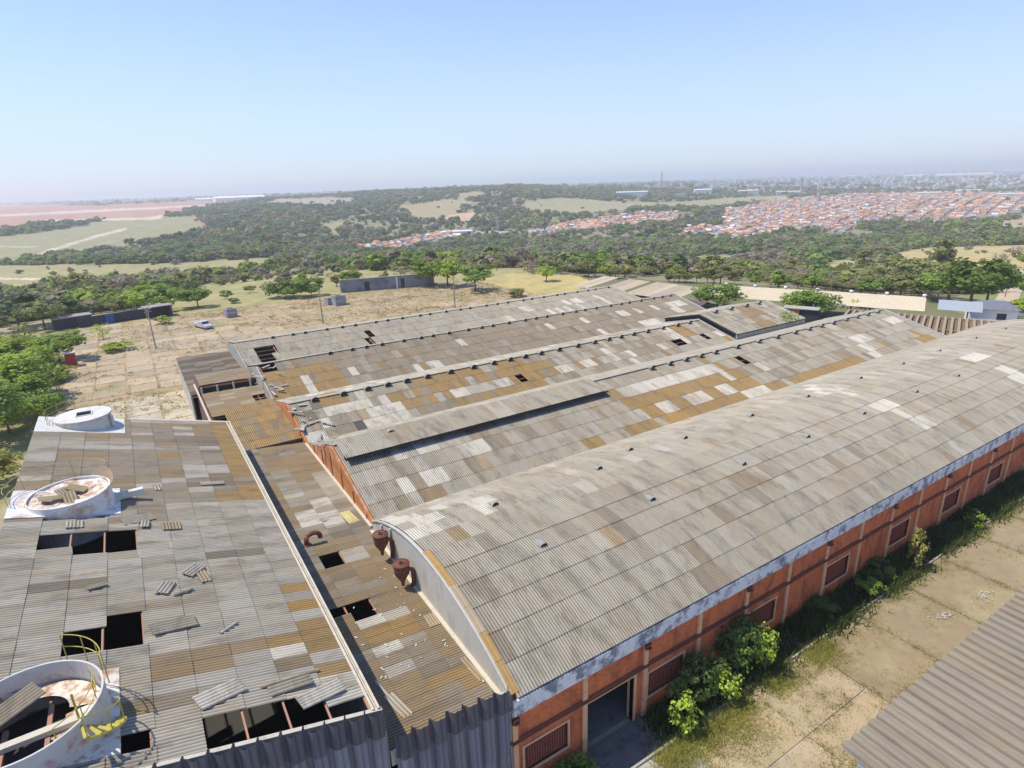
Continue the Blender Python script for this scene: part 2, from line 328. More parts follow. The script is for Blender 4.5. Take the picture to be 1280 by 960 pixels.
tone = np.tile(np.array([[.17, .16, .09]]), (len(X), 1))
for i, (c, k, p) in enumerate(LC): tone[cl == i + 1] = k
near = (np.hypot(X, Y) < 215) & (cl <= 1); tone[near] = (.36, .30, .17); tone[near & (X > 104) & (uu > 700) & (uu < 1230)] = (.17, .165, .075)
leftg = inpoly(uu, vv, [(-900, 700), (-900, 430), (0, 425), (60, 405), (90, 395), (110, 470), (60, 560), (0, 640)]) & (np.hypot(X, Y) < 215)
tone[leftg] = (.30, .26, .11)
def band(pts, w, c): tone[polyline_mask(uu, vv, pts, w)] = c
band([(-300, 352), (0, 348.5), (80, 349), (200, 348), (215, 345), (262, 346), (276, 336)], 1.1, (.62, .50, .36))
band([(280, 345), (300, 343), (309, 335)], 1.2, (.60, .48, .34))
band([(-300, 368), (0, 364.5), (38, 363)], 1.3, (.58, .49, .32))
band([(0, 374), (30, 378), (0, 384)], 1.0, (.45, .38, .25))
band([(30, 326), (65, 312), (105, 300), (130, 293), (158, 286)], 1.5, (.55, .48, .34))
band([(0, 308), (30, 309), (50, 308)], .8, (.42, .38, .25))
me = np_mesh('ground', np.stack([X, Y, Z], -1), q, tone)
me.shade_smooth()
M_ground = mat('ground cover', src='tone', coord='World', scale=.045, var=.28, fine=.30, rough=.95, stain=(.13, .12, .05), stain_amt=.35, stain_scale=.11, stain_lo=.52, bump=.4, bscale=(1.5, .1))
setp(obj('ground', me, M_ground), kind='structure')
# ------------------------------------------------------------------ corrugated roofs
K = {'g0': (.375, .332, .252), 'g1': (.34, .296, .22), 'd': (.285, .236, .168), 'b': (.225, .182, .126), 'x': (.115, .10, .083), 'w': (.57, .52, .42), 'o': (.33, .215, .09),
     'oo': (.385, .235, .082), 'ob': (.29, .21, .118), 'ot': (.38, .295, .182), 'y': (.66, .56, .25), 'l': (.425, .38, .30)}
_sm = {}
def sheet_me(w, l, waves, amp=.036, seg=4, lift=.03, axis='Y', trough_shade=.42):
    key = (round(w, 3), round(l, 2), waves, amp, seg, axis, lift)
    if key not in _sm:
        n = waves * seg; v = []; f = []
        for j, y in enumerate((-l / 2, l / 2)):
            for i in range(n + 1): v.append((-w / 2 + w * i / n, y, amp * math.cos(2 * math.pi * i / seg + math.pi) + (lift if j == 0 else 0)))
        for i in range(n): f.append((i, i + 1, n + 2 + i, n + 1 + i))
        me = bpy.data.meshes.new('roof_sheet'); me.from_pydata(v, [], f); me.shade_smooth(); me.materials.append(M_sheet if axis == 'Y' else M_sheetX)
        dv = np.array([(trough_shade, .86, 1.12, .86)[i % 4] for j in range(2) for i in range(n + 1)]); at = me.color_attributes.new('dirt', 'FLOAT_COLOR', 'POINT'); bb = np.ones((len(dv), 4), np.float32); bb[:, :3] = dv[:, None]; at.data.foreach_set('color', bb.ravel())  # wave shading painted in along with trough dirt: darkened troughs, brightened crests
        _sm[key] = (me, np.array(v), np.array(f), dv)
    return _sm[key]
def jit(c, r, a=.055):
    k = 1 + r.uniform(-a, a); h = r.uniform(-.006, .010); return (c[0] * k + h, c[1] * k, c[2] * k - h)
def frame_axes(axis, lo, hi):
    ds = hi[0] - lo[0]; dz = hi[1] - lo[1]; L = math.hypot(ds, dz)
    if axis == 'Y': ey = Vector((0, ds / L, dz / L)); ex = Vector((1 if ds > 0 else -1, 0, 0))
    else: ey = Vector((ds / L, 0, dz / L)); ex = Vector((0, 1 if ds < 0 else -1, 0))
    return ex, ey, ex.cross(ey), L
def roof(thing, axis, rows, u0, u1, w, waves, paint, default, holes=(), maxind=300, probs=None, frame=None, skip=None, rafters=5.0, z_off=.07, seed=3, ind_dist=1e9, lap=.14, frame_name='roof', jitter=.35, axis2=None, mid=True, fmat=None):
    """rows: ((s,z) low edge, (s,z) high edge) cross-section pieces; sheets run from u0 to u1 along the other axis."""
    r = random.Random(seed); FM = frame or Matrix.Identity(4)
    fr = MB()
    def pt(u, s, z): return FM @ (Vector((u, s, z)) if axis == 'Y' else Vector((s, u, z)))
    for lo, hi in rows:
        fr.bar(pt(u0, lo[0], lo[1] - .08), pt(u1, lo[0], lo[1] - .08), .08, .14); mid and fr.bar(pt(u0, (lo[0] + hi[0]) / 2, (lo[1] + hi[1]) / 2 - .08), pt(u1, (lo[0] + hi[0]) / 2, (lo[1] + hi[1]) / 2 - .08), .06, .1)
        u = u0 + .15; dz_ = .27 if mid else 1.6
        while u < u1:
            fr.bar(pt(u, lo[0], lo[1] - dz_), pt(u, hi[0], hi[1] - dz_), .14, .24); u += rafters
    fo = obj(frame_name, fr, fmat or M_steel, thing)
    L_ = []
    n = max(1, round((u1 - u0) / w)); ww = (u1 - u0) / n
    for ri, (lo, hi) in enumerate(rows):
        ex, ey, ez, L = frame_axes(axis, lo, hi)
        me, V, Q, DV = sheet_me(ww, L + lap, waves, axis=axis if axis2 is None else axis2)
        for i in range(n):
            u = u0 + (i + .5) * ww
            c = pt(u, (lo[0] + hi[0]) / 2, (lo[1] + hi[1]) / 2)
            if skip and skip(u, (lo[0] + hi[0]) / 2): continue
            pu, pv = proj(c); rr = random.Random(seed * 7919 + ri * 1009 + i)
            if any(inp(pu, pv, h) for h in holes): continue
            cls = default(pu, pv, c, rr) if callable(default) else default
            for pc, poly, *pr in paint:
                if inp(pu, pv, poly) and (not pr or rr.random() < pr[0]): cls = pc
            col = jit(K[cls], rr)
            ang = rr.gauss(0, 1) * math.radians(jitter) * .6; drop = 0.0
            if holes and any(inp(pu + a_, pv + b_, h) for h in holes for a_, b_ in ((20, 0), (-20, 0), (0, 11), (0, -11))) and rr.random() < .55: ang = rr.gauss(0, 1) * math.radians(2.6); drop = rr.uniform(-.05, .02)
            R3 = Matrix((ex, ey, ez)).transposed().to_4x4()
            off = ez * (z_off + rr.uniform(0, .012)) - ey * (lap / 2)
            M = FM @ Matrix.Translation((FM.inverted() @ c) + off) @ R3 @ Matrix.Rotation(ang, 4, 'Z') @ Matrix.Rotation(drop, 4, 'Y')
            d = (c - Vector((0, 0, HC))).length; vis = -60 < pu < 1340 and -60 < pv < 1020
            L_.append((d + (0 if vis else 1e4), M, me, V, Q, col, DV))
    L_.sort(key=lambda t: t[0]); ni = 0
    Vs = []; Qs = []; Ts = []; base = 0
    for k, (d, M, me, V, Q, col, DV) in enumerate(L_):
        if k < maxind and d < ind_dist:
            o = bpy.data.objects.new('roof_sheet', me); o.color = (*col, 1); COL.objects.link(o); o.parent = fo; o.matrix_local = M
        else:
            A = np.array(M); Vs.append(V @ A[:3, :3].T + A[:3, 3]); Qs.append(Q + base); base += len(V); Ts.append(np.array(col)[None] * DV[:, None])  # painted wave shading goes into the merged sheets' tone
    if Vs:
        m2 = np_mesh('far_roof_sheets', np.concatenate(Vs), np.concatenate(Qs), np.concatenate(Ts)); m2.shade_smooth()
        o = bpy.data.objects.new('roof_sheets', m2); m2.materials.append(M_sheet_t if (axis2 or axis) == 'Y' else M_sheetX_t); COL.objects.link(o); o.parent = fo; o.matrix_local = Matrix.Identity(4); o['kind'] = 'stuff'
    return fo
_ofr = roof
def slope_rows(lo, hi, n):   # n pieces from the low edge up to the high edge
    return [((lo[0] + (hi[0] - lo[0]) * i / n, lo[1] + (hi[1] - lo[1]) * i / n), (lo[0] + (hi[0] - lo[0]) * (i + 1) / n, lo[1] + (hi[1] - lo[1]) * (i + 1) / n)) for i in range(n)]
# roofs are parented to an Empty at the origin frame so sheets can use world matrices directly
G0 = -1.0
def building(name, label, cat, loc=(0, 0, 0), group=None):
    return empty(name, (0, 0, 0), label=label, cat=cat, group=group)
# ---- vents shared by the ridge and arch roofs
def vent_mesh():
    b = MB(); n = 8
    ring = []
    for k in range(n + 1):
        a = math.pi * k / n; ring.append((math.cos(a), math.sin(a)))
    v = []; f = []
    prof = [(-.42, 1.0, .30), (-.30, 1.0, .33), (.15, .85, .24), (.5, .55, .05)]
    for y, sx, sz in prof:
        for cx, sz_ in ring: v.append((cx * .36 * sx, y, sz_ * sz + .02))
    m = n + 1
    for j in range(len(prof) - 1):
        for k in range(n): f.append((j * m + k, j * m + k + 1, (j + 1) * m + k + 1, (j + 1) * m + k))
    b.add(v, f); return b.mesh('roof_vent', True)
vm = vent_mesh(); vm.materials.append(mat('vent cement', (.30, .285, .26), coord='World', scale=2))
vd = MB(); vd.add([(-.34, -.36, .02)] + [(.34 * math.cos(math.pi * (1 - k / 8)), -.36, .02 + .29 * math.sin(math.pi * k / 8)) for k in range(9)] + [(.34, -.36, .02)], [tuple(range(11))])
vdm = vd.mesh('vent_opening'); vdm.materials.append(M_dark)
def vent(parent, P, ez=Vector((0, 0, 1)), ey=Vector((0, 1, 0)), s=1.0, mesh=None):
    ex = ey.cross(ez).normalized(); R3 = Matrix((ex, ey, ez)).transposed().to_4x4()
    M = Matrix.Translation(P) @ R3 @ Matrix.Scale(s, 4)
    o = bpy.data.objects.new('roof_vent', mesh or vm); COL.objects.link(o); o.parent = parent; o.matrix_local = M
    q = bpy.data.objects.new('opening', vdm); COL.objects.link(q); q.parent = o; return o

# ================================================================== arched warehouse (nearest)
X0 = 11.8
W5 = building('arched_warehouse', 'long arched warehouse nearest the camera, grey corrugated roof over a red brick wall', 'warehouse')
def archz(y): t = (y - 30) / 10; return 6.0 + 2.6 * (1 - t * t)
def arch_rows(n=12):
    ys = np.linspace(20.0, 30.0, 400); zs = archz(ys); L = np.concatenate([[0], np.cumsum(np.hypot(np.diff(ys), np.diff(zs)))])
    c = np.interp(np.linspace(0, L[-1], n // 2 + 1), L, ys); rows = [((c[i], archz(c[i])), (c[i + 1], archz(c[i + 1]))) for i in range(n // 2)]
    return rows + [((60 - a[0], a[1]), (60 - b[0], b[1])) for a, b in rows]
def d5(u, v, c, r):
    q = r.random()
    if c.x < 20 and c.y > 31: return 'w' if q < .18 else 'l' if q < .4 else 'g0'
    if c.y > 30: return 'l' if q < .12 else 'g0' if q < .9 else 'g1'
    w = math.sin(c.x * .35 + c.y * .2) + math.sin(c.x * .13 - c.y * .5); return 'd' if q < .025 + .05 * (w > 1) else 'g1' if q < .10 + .3 * (w > .7) else 'l' if q > .97 else 'g0'
p5 = [('w', [(1012, 482), (1050, 484), (1072, 492), (1060, 497), (1015, 490)]), ('w', [(1090, 503), (1112, 500), (1122, 508), (1098, 514)]), ('w', [(1115, 508), (1165, 530), (1155, 534), (1110, 512)], .7),
      ('l', [(1058, 486), (1095, 495), (1100, 505), (1065, 498)]), ('w', [(1180, 438), (1215, 440), (1245, 450), (1230, 456), (1195, 447)]), ('l', [(1160, 438), (1210, 437), (1215, 445), (1175, 446)]),
      ('w', [(1245, 455), (1290, 475), (1280, 482), (1238, 458)]), ('ob', [(556, 672), (590, 664), (592, 672), (560, 682)]),
      ('w', [(505, 645), (540, 638), (552, 650), (515, 656)], .8), ('w', [(512, 664), (535, 660), (540, 672), (520, 674)], .8), ('x', [(558, 658), (575, 656), (582, 668), (566, 670)], .7),
      ('ot', [(500, 672), (518, 668), (534, 692), (524, 694)]), ('d', [(855, 690), (885, 685), (900, 715), (880, 720)], .8), ('d', [(915, 590), (965, 570), (1010, 600), (950, 640)], .35),
      ('ot', [(745, 655), (765, 652), (790, 680), (768, 684)], .7), ('d', [(645, 750), (690, 740), (690, 775), (655, 790)], .45), ('d', [(590, 765), (615, 765), (640, 810), (615, 815)], .4)]
rf5 = roof(W5, 'Y', arch_rows(), X0 + .25, 113, 1.062, 6, p5, d5, seed=5, rafters=9.15, ind_dist=70)
# orange-brown verge sheets along the front edge of the arch
for i, ((y0, z0), (y1, z1)) in enumerate(arch_rows()[:6]):
    
    b = MB(); 
    for k in range(4):
        xa = X0 + .02 + .12 * k; b.add([(xa, y0 + .05, z0 + .16 + .03 * (k % 2)), (xa + .12, y0 + .05, z0 + .16 + .03 * ((k + 1) % 2)), (xa + .12, y1 + .1, z1 + .16 + .03 * ((k + 1) % 2)), (xa, y1 + .1, z1 + .16 + .03 * (k % 2))], [(0, 1, 2, 3)])
    obj('verge_sheet', b, M_generic, W5, color=K['oo'] if i in (0, 1, 5, 4) else K['ot'])
# walls
PX = [X0 + .25 + 4.57 * i for i in range(22)]
wins = [(12.6, 15.45)] + [(21.5 + 9.15 * i, 24.5 + 9.15 * i) for i in range(10)]
door = (16.62, 20.35)
b = MB(); x = X0; zt = 5.95; YW = 20.32
cuts = sorted([(a, c, 'w') for a, c in wins] + [(door[0], door[1], 'd')])
for a, c, k in cuts:
    b.box(x, a, YW, YW + .3, G0 - .3, zt)
    if k == 'w': b.box(a, c, YW, YW + .3, G0 - .3, .28); b.box(a, c, YW, YW + .3, 2.04, zt)
    else: b.box(a, c, YW, YW + .3, 2.42, zt)
    x = c
b.box(x, 113, YW, YW + .3, G0 - .3, zt)
wall5 = obj('brick_wall', b, M_brick, W5)
b = MB(); b.box(X0, 113, 19.78, 19.93, 4.98, 5.9); b.box(X0, 113, 19.931, YW - .01, 4.98, 5.1); obj('fascia', b, M_fascia, W5)
b = MB(); b.box(X0 + .3, 113, 19.935, 20.12, 5.62, 5.7); obj('gutter', b, M_dark, W5)  # coloured black in place of the gap and eave shadow on the gutter
b = MB(); b.tube([(X0 + (112.9 - X0) * i / 60, YW - .20, 2.78 + .03 * math.sin(i * 1.3)) for i in range(61)], .05, 5); b.box(X0, 113, YW - .05, YW - .003, 2.66, 2.9); obj('tie_beam', b, mat('dirty brick band', (.22, .085, .05), coord='World', scale=2, var=.3), W5)
for i, px in enumerate(PX):
    b = MB(); b.box(px - .16, px + .16, YW - .13, YW - .004, G0 - .2, 2.64); b.box(px - .16, px + .16, YW - .13, YW - .006, 2.92, 4.96)
    p = obj('pilaster', b, M_pil, W5)
    if i % 2 == 0:
        b = MB(); b.box(px - .2, px + .2, YW - .3, YW - .135, 4.15, 4.5); b.box(px - .12, px + .12, YW - .42, YW - .302, 4.2, 4.3); obj('bracket', b, M_rust, p)
for a, c in wins:
    
    b = MB(); t = .13
    for q in ((a - t, a, .15, 2.17), (c, c + t, .15, 2.17)): b.box(q[0], q[1], YW - .08, YW + .1, q[2], q[3])
    b.box(a, c, YW - .08, YW + .1, 2.04, 2.17); b.box(a, c, YW - .08, YW + .1, .15, .28)
    w_ = obj('window', b, M_pil, W5)
    b = MB(); n = 17
    for k in range(n + 1): xx = a + (c - a) * k / n; b.box(xx - .025, xx + .025, YW + .1, YW + .22, .28, 2.04)
    for k in range(1, 12): zz = .28 + 1.76 * k / 12; b.box(a, c, YW + .12, YW + .21, zz - .02, zz + .02)
    obj('lattice', b, mat('brick lattice', (.34, .10, .065), coord='World', scale=2) if 'brick lattice' not in bpy.data.materials else bpy.data.materials['brick lattice'], w_)
b = MB(); b.box(door[0] - .12, door[0], YW - .06, YW + .34, G0, 2.42); b.box(door[1], door[1] + .2, YW - .06, YW + .5, G0, 2.42); b.box(door[0] - .12, door[1] + .2, YW - .06, YW + .34, 2.422, 2.56)
obj('door_frame', b, M_pil, W5)
# front gable of the arch, in white plaster, stepping down over the low link roof
b = MB(); prof = [(20.3, archz(20.3) - .02)] + [(y, archz(y) + .02) for y in np.linspace(21, 39.6, 16)]
for (ya, za), (yb, zb) in zip(prof, prof[1:]): b.prism([(X0, ya, G0), (X0, yb, G0), (X0, yb, zb), (X0, ya, za)], (.22, 0, 0))
obj('gable_wall', b, M_plaster, W5)
b = MB()
for (ya, za), (yb, zb) in zip(prof, prof[1:]): b.bar((X0 - .02, ya, za + .08), (X0 - .02, yb, zb + .08), .12, .10)
obj('gable_coping', b, M_plaster, W5)
b = MB(); [b.box(X0 - .12, X0 - .004, y - .1, y + .1, 5, archz(y) - .1) for y in (35.5, 37.3)]; obj('buttress', b, M_plaster, W5)
b = MB(); b.box(X0 - .25, X0 - .004, 20.6, 39.7, 5.33, 5.5); obj('flashing', b, M_cream, W5)
b = MB(); b.prism([(112.8, 20.4, G0), (112.8, 40, G0), (112.8, 40, 5.9), (112.8, 35, 7.85), (112.8, 30, 8.5), (112.8, 25, 7.85), (112.8, 20.4, 5.9)], (.25, 0, 0)); obj('end_wall', b, M_brick_g, W5)
b = MB(); b.box(X0 + .25, 112.9, 20.65, 39.5, G0 - .2, G0 + .03); setp(obj('warehouse_floor', b, bpy.data.materials.get('warehouse concrete') or mat('warehouse concrete', (.2, .19, .17), coord='World', scale=.7, var=.3, stain=(.07, .065, .06), stain_amt=.7, stain_scale=.8)), kind='structure')
# little ventilation cowls on the arch
def hit_arch(u, v):
    d = ray(u, v); best = None
    for t in np.linspace(.01, .6, 6000):
        p = np.array([0, 0, HC]) + d * t * .3
        if 20 < p[1] < 40 and p[2] <= archz(p[1]) + .02: return p
    return None
for (u, v) in [(676, 681), (812, 624), (926, 580), (747, 587), (786, 564), (854, 549), (937, 521), (1007, 497), (1076, 517), (1006, 546), (1142, 490), (1073, 474), (1126, 456), (1172, 440), (1217, 424), (1254, 412), (1194, 470), (617, 632), (1278, 434)]:
    d = ray(u, v); p = None; t = 0.02
    ts = np.linspace(.02, .25, 9000); yy = d[1] * ts; zz = HC + d[2] * ts; k = np.nonzero((yy > 20) & (yy < 40) & (zz <= archz(yy)))[0]
    if not len(k): continue
    y = yy[k[0]]; sl_ = -2 * 2.6 * (y - 30) / 100; ey = Vector((0, 1, sl_)).normalized(); ez = Vector((1, 0, 0)).cross(ey)
    vent(W5, Vector((d[0] * ts[k[0]], y, archz(y) + .08)), ez, ey, .78)

# ================================================================== gable warehouses behind
def gable(name, label, y0, yr, y1, z0, zr, z1, x0, x1, n, paint, dn, df, holes, maxind, seed, ind_dist=1e9, parapet=None, vx=(), xr=None, skip=None):
    T = building(name, label, 'warehouse')
    rows = slope_rows((y0, z0), (yr, zr), n) + slope_rows((y1, z1), (yr, zr), n)
    def dd(u, v, c, r): return (dn if c.y < yr else df)(u, v, c, r)
    roof(T, 'Y', rows, x0 + .2, x1 - .2, 1.062, 6, paint, dd, holes, maxind, seed=seed, ind_dist=ind_dist, skip=skip)
    b = MB(); dz = .0 if yr < 80 else -.15; b.prism([(x0 - .02, y0, G0), (x0 - .02, y1, G0), (x0 - .02, y1, z1 + dz), (x0 - .02, yr, zr + dz), (x0 - .02, y0, z0 + dz)], (.2, 0, 0)); obj('gable_wall', b, M_brick_g if yr < 80 else M_conc, T)
    b = MB(); b.prism([(x1 - .18, y0, G0), (x1 - .18, y1, G0), (x1 - .18, y1, z1 + .25), (x1 - .18, yr, zr + .28), (x1 - .18, y0, z0 + .25)], (.2, 0, 0)); obj('end_wall', b, M_plaster, T)
    b = MB(); b.bar((x0 + .2, yr, zr + .14), (x1 - .2, yr, zr + .14), .5, .07)
    obj('ridge_cap', b, M_generic, T, color=K['g0'])
    for k, vx_ in enumerate(vx): vent(T, Vector((vx_, yr - .28, zr + .08)), s=1.2 if yr < 80 else .95)
    return T
def mixer(*pairs):
    def f(u, v, c, r):
        q = r.random()
        for k, p in pairs:
            if q < p: return k
            q -= p
        return pairs[-1][0]
    return f
# --- fourth
p4 = [('o', [(765, 490), (850, 470), (900, 455), (930, 468), (990, 510), (975, 522), (900, 530), (800, 560), (790, 540), (785, 520)], .9), ('g0', [(770, 505), (798, 515), (800, 535), (785, 560), (740, 570), (745, 520)], .9),
      ('o', [(948, 488), (985, 468), (1020, 454), (1060, 446), (1088, 450), (1052, 478), (985, 500)], .93), ('o', [(865, 445), (880, 443), (900, 460), (960, 500), (1000, 515), (975, 520), (930, 490), (890, 465)], .8), ('oo', [(828, 514), (852, 508), (860, 524), (836, 532)]),
      ('o', [(785, 535), (806, 528), (818, 546), (796, 552)]), ('o', [(733, 550), (750, 545), (762, 558), (744, 566)]), ('o', [(800, 455), (830, 448), (840, 460), (815, 468)], .0),
      ('w', rc(491, 588, 514, 606)), ('w', rc(527, 591, 562, 612)), ('l', [(444, 618), (478, 615), (482, 634), (452, 638)]), ('w', [(578, 550), (597, 547), (612, 572), (594, 577)]), ('w', rc(516, 553, 543, 567)), ('w', rc(491, 564, 508, 575)),
      ('l', rc(551, 544, 579, 556)), ('ot', rc(588, 576, 608, 592)), ('ob', [(530, 615), (548, 612), (556, 630), (540, 634)]), ('d', [(478, 612), (530, 606), (545, 635), (500, 650)], .5),
      ('w', rc(813, 471, 836, 483)), ('w', rc(795, 476, 814, 489)), ('w', rc(838, 466, 858, 477)), ('w', rc(862, 461, 880, 471)), ('w', rc(824, 505, 842, 518)), ('w', rc(862, 493, 884, 507)), ('w', rc(898, 484, 917, 496)), ('w', rc(934, 484, 958, 500)),
      ('w', rc(946, 458, 966, 468)), ('w', [(876, 455), (893, 452), (910, 470), (895, 473)]), ('l', rc(790, 514, 810, 528)), ('l', rc(772, 487, 792, 497)), ('d', rc(585, 558, 640, 600), .35),
      ('w', [(1058, 417), (1076, 414), (1100, 436), (1082, 438)], .8), ('l', [(1030, 408), (1045, 406), (1066, 424), (1052, 427)], .8), ('w', rc(1108, 397, 1122, 403)), ('w', [(1082, 440), (1096, 440), (1104, 450), (1096, 452)]), ('o', [(1085, 424), (1098, 420), (1106, 434), (1096, 438)], .7),
      ('o', [(1140, 412), (1165, 405), (1180, 420), (1150, 432)], .7), ('g1', [(560, 590), (640, 560), (640, 620), (560, 640)], .3)]
h4 = [[(924, 445), (930, 445), (937, 453), (930, 455)]]
def skip4(u, s): return False
W4 = gable('gabled_warehouse', 'grey and ochre patched warehouse just behind the arched one, with a black slot', 40.0, 50.0, 59.6, 5.75, 8.55, 5.3, 12.0, 103.0, 5, p4,
           mixer(('g1', .25), ('d', .12), ('l', .05), ('g0', .58)), mixer(('g0', .8), ('l', .1), ('g1', .1)), h4, 300, 4, vx=[17.4, 50.5, 53.5, 56.3, 59, 61.7, 66, 70.5, 74.5, 78.6, 82, 85, 88, 91.5, 94.5, 97.5, 100.5])
# raised strip over the near slope with its open slot
zs = lambda y: 5.75 + (y - 40) * .28
rows = [((46.9, zs(47) + .68), (50.2, 8.55 + .36))]
roof(W4, 'Y', rows, 12.4, 41.4, 1.062, 6, [('d', rc(515, 540, 548, 565))], mixer(('g0', .8), ('l', .15), ('g1', .05)), maxind=27, seed=14, frame_name='raised_roof', lap=.0, mid=False, fmat=M_dark, rafters=50)
b = MB()
for x in np.arange(12.5, 41.4, 3.6): b.box(x - .05, x + .05, 47.6, 47.7, zs(47.15) + .02, zs(47.15) + .5)
obj('slot_post', b, M_dark, W4)
b = MB(); b.box(12.5, 41.3, 47.8, 47.84, zs(47.3) + .06, zs(47.3) + .58); obj('slot_back', b, M_dark, W4)
# --- third: low part, then the raised part beyond x = 79
p3 = [('o', [(515, 480), (560, 465), (640, 452), (675, 448), (700, 470), (640, 495), (540, 518), (518, 502)], .93), ('ob', [(520, 500), (640, 482), (650, 495), (540, 518)], .4), ('o', [(395, 495), (430, 489), (440, 505), (400, 512)]), ('o', [(480, 487), (500, 484), (512, 505), (500, 512), (486, 500)]),
      ('x', [(434, 526), (450, 524), (458, 538), (445, 540)]), ('d', [(420, 530), (436, 526), (446, 540), (430, 546)]), ('w', rc(410, 509, 424, 520)), ('w', rc(435, 504, 448, 515)), ('w', rc(473, 496, 486, 506)), ('w', [(452, 522), (476, 518), (482, 531), (462, 536)]), ('w', [(476, 516), (496, 512), (514, 508), (513, 520), (480, 530)]), ('w', rc(496, 501, 508, 514)),
      ('w', rc(462, 508, 477, 518)), ('w', rc(523, 503, 536, 513)), ('w', [(368, 536), (404, 534), (408, 552), (376, 558)], .6), ('w', rc(566, 484, 580, 494)), ('l', rc(586, 478, 600, 489)), ('l', rc(604, 474, 620, 485)), ('w', rc(625, 470, 639, 481)), ('l', rc(545, 490, 560, 500)), ('l', rc(520, 495, 535, 502)), ('l', rc(580, 472, 592, 480)),
      ('w', [(750, 436), (760, 434), (771, 447), (762, 449)]), ('w', rc(727, 448, 741, 456)), ('l', rc(743, 443, 755, 451)), ('w', rc(700, 455, 715, 464)), ('w', [(780, 440), (793, 438), (800, 449), (790, 453)]), ('w', rc(803, 432, 815, 438)), ('w', [(818, 430), (830, 428), (836, 435), (826, 437)]), ('w', rc(852, 416, 862, 428)), ('w', [(828, 414), (840, 411), (853, 422), (845, 426)]),
      ('o', [(835, 410), (856, 408), (872, 420), (860, 426)]), ('o', [(875, 401), (890, 399), (925, 420), (910, 424)], .85), ('w', rc(878, 412, 892, 418)), ('w', [(895, 415), (912, 420), (905, 425), (895, 424)]), ('d', [(700, 425), (820, 405), (860, 430), (760, 455)], .3), ('d', rc(520, 500, 560, 515), .5)]
h3 = [[(643, 466), (650, 466), (655, 474), (649, 475)], [(822, 426), (829, 428), (833, 433), (826, 433)], [(831, 424), (852, 421), (858, 429), (845, 431)], [(844, 427), (855, 429), (860, 435), (850, 436)], [(874, 415), (879, 415), (884, 421), (879, 423)], [(352, 520), (362, 522), (372, 535), (362, 538)], [(378, 515), (383, 514), (388, 519), (383, 521)]]
def n3(u, v, c, r):
    q = r.random()
    if c.x < 24: return 'b' if q < .14 else 'ot' if q < .26 else 'g1' if q < .5 else 'g0' if q < .9 else 'w'
    return 'g1' if q < .25 else 'd' if q < .5 else 'ob' if q < .54 else 'l' if q < .58 else 'g0'
W3 = gable('gabled_warehouse', 'warehouse with a broad ochre band, torn front corner and raised far end', 59.6, 67.3, 75.2, 5.3, 7.35, 5.45, 12.0, 79.0, 4, p3, n3,
           mixer(('l', .4), ('g0', .5), ('w', .1)), h3, 300, 33, vx=list(np.arange(15, 78, 2.9) + .5 * np.sin(np.arange(22))), ind_dist=86)
p3b = [('ob', [(920, 388), (945, 383), (975, 400), (950, 410)], .6)]
roof(W3, 'Y', slope_rows((59.6, 6.35), (67.3, 8.3), 4) + slope_rows((75.2, 6.4), (67.3, 8.3), 4), 79.2, 97, 1.062, 6, p3b, mixer(('g0', .5), ('g1', .3), ('d', .1), ('l', .1)), maxind=60, seed=35, frame_name='raised_roof', fmat=M_dark)
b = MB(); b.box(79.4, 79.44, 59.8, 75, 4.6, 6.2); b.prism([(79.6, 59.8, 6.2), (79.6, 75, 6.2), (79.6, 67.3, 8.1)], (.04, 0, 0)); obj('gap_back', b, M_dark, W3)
b = MB(); b.bar((79.2, 59.8, 6.35), (79.2, 67.3, 8.27), .12, .14); b.bar((79.2, 67.3, 8.27), (79.2, 75, 6.4), .12, .14); obj('raised_verge', b, M_dark, W3)
b = MB(); b.prism([(97, 59.6, G0), (97, 75.2, G0), (97, 75.2, 6.5), (97, 67.3, 8.4), (97, 59.6, 6.45)], (.2, 0, 0)); b.box(79.2, 97, 59.62, 59.8, G0, 6.3); b.box(79.2, 97, 75.0, 75.2, G0, 6.3); obj('end_wall', b, M_plaster, W3)
for x in (82.5, 86.5, 90.5, 94): vent(W3, Vector((x, 67.0, 8.4)), s=1.3)
# --- second
p2 = [('o', [(305, 468), (400, 455), (422, 453), (437, 480), (400, 497), (370, 503), (330, 492)], .93), ('w', rc(371, 467, 386, 474)), ('w', rc(378, 473, 390, 484)), ('w', rc(383, 485, 396, 492)), ('w', rc(546, 434, 556, 441)), ('w', rc(574, 428, 586, 436)), ('w', rc(604, 423, 616, 431)), ('w', rc(633, 418, 643, 424)), ('l', rc(658, 413, 668, 420)), ('w', rc(682, 408, 692, 415)),
      ('w', [(516, 452), (526, 451), (531, 462), (521, 464)]), ('w', rc(538, 453, 555, 460)), ('l', rc(518, 439, 528, 446)), ('l', rc(482, 445, 494, 452)), ('w', rc(434, 460, 445, 468)), ('w', rc(431, 468, 442, 475)), ('l', rc(447, 453, 458, 460)), ('l', rc(408, 459, 420, 466)),
      ('w', rc(730, 400, 741, 407)), ('w', rc(771, 391, 782, 398)), ('w', rc(794, 388, 804, 395)), ('w', rc(814, 384, 825, 390)), ('w', [(744, 408), (752, 408), (758, 417), (750, 418)]), ('w', rc(780, 400, 792, 406)), ('w', rc(799, 402, 810, 408)), ('w', rc(811, 395, 822, 403)), ('w', [(835, 381), (850, 378), (856, 392), (845, 391)], .7), ('w', rc(836, 372, 860, 380), .5)]
def n2(u, v, c, r):
    q = r.random()
    if c.x < 34: return 'd' if q < .7 else 'g1' if q < .9 else 'ob'
    return 'd' if q < .88 else 'b' if q < .94 else 'g1'
h2 = [[(323, 462), (340, 459), (341, 466), (326, 469)], [(318, 478), (324, 477), (332, 489), (327, 492)], [(352, 457), (357, 459), (364, 474), (360, 474)]]
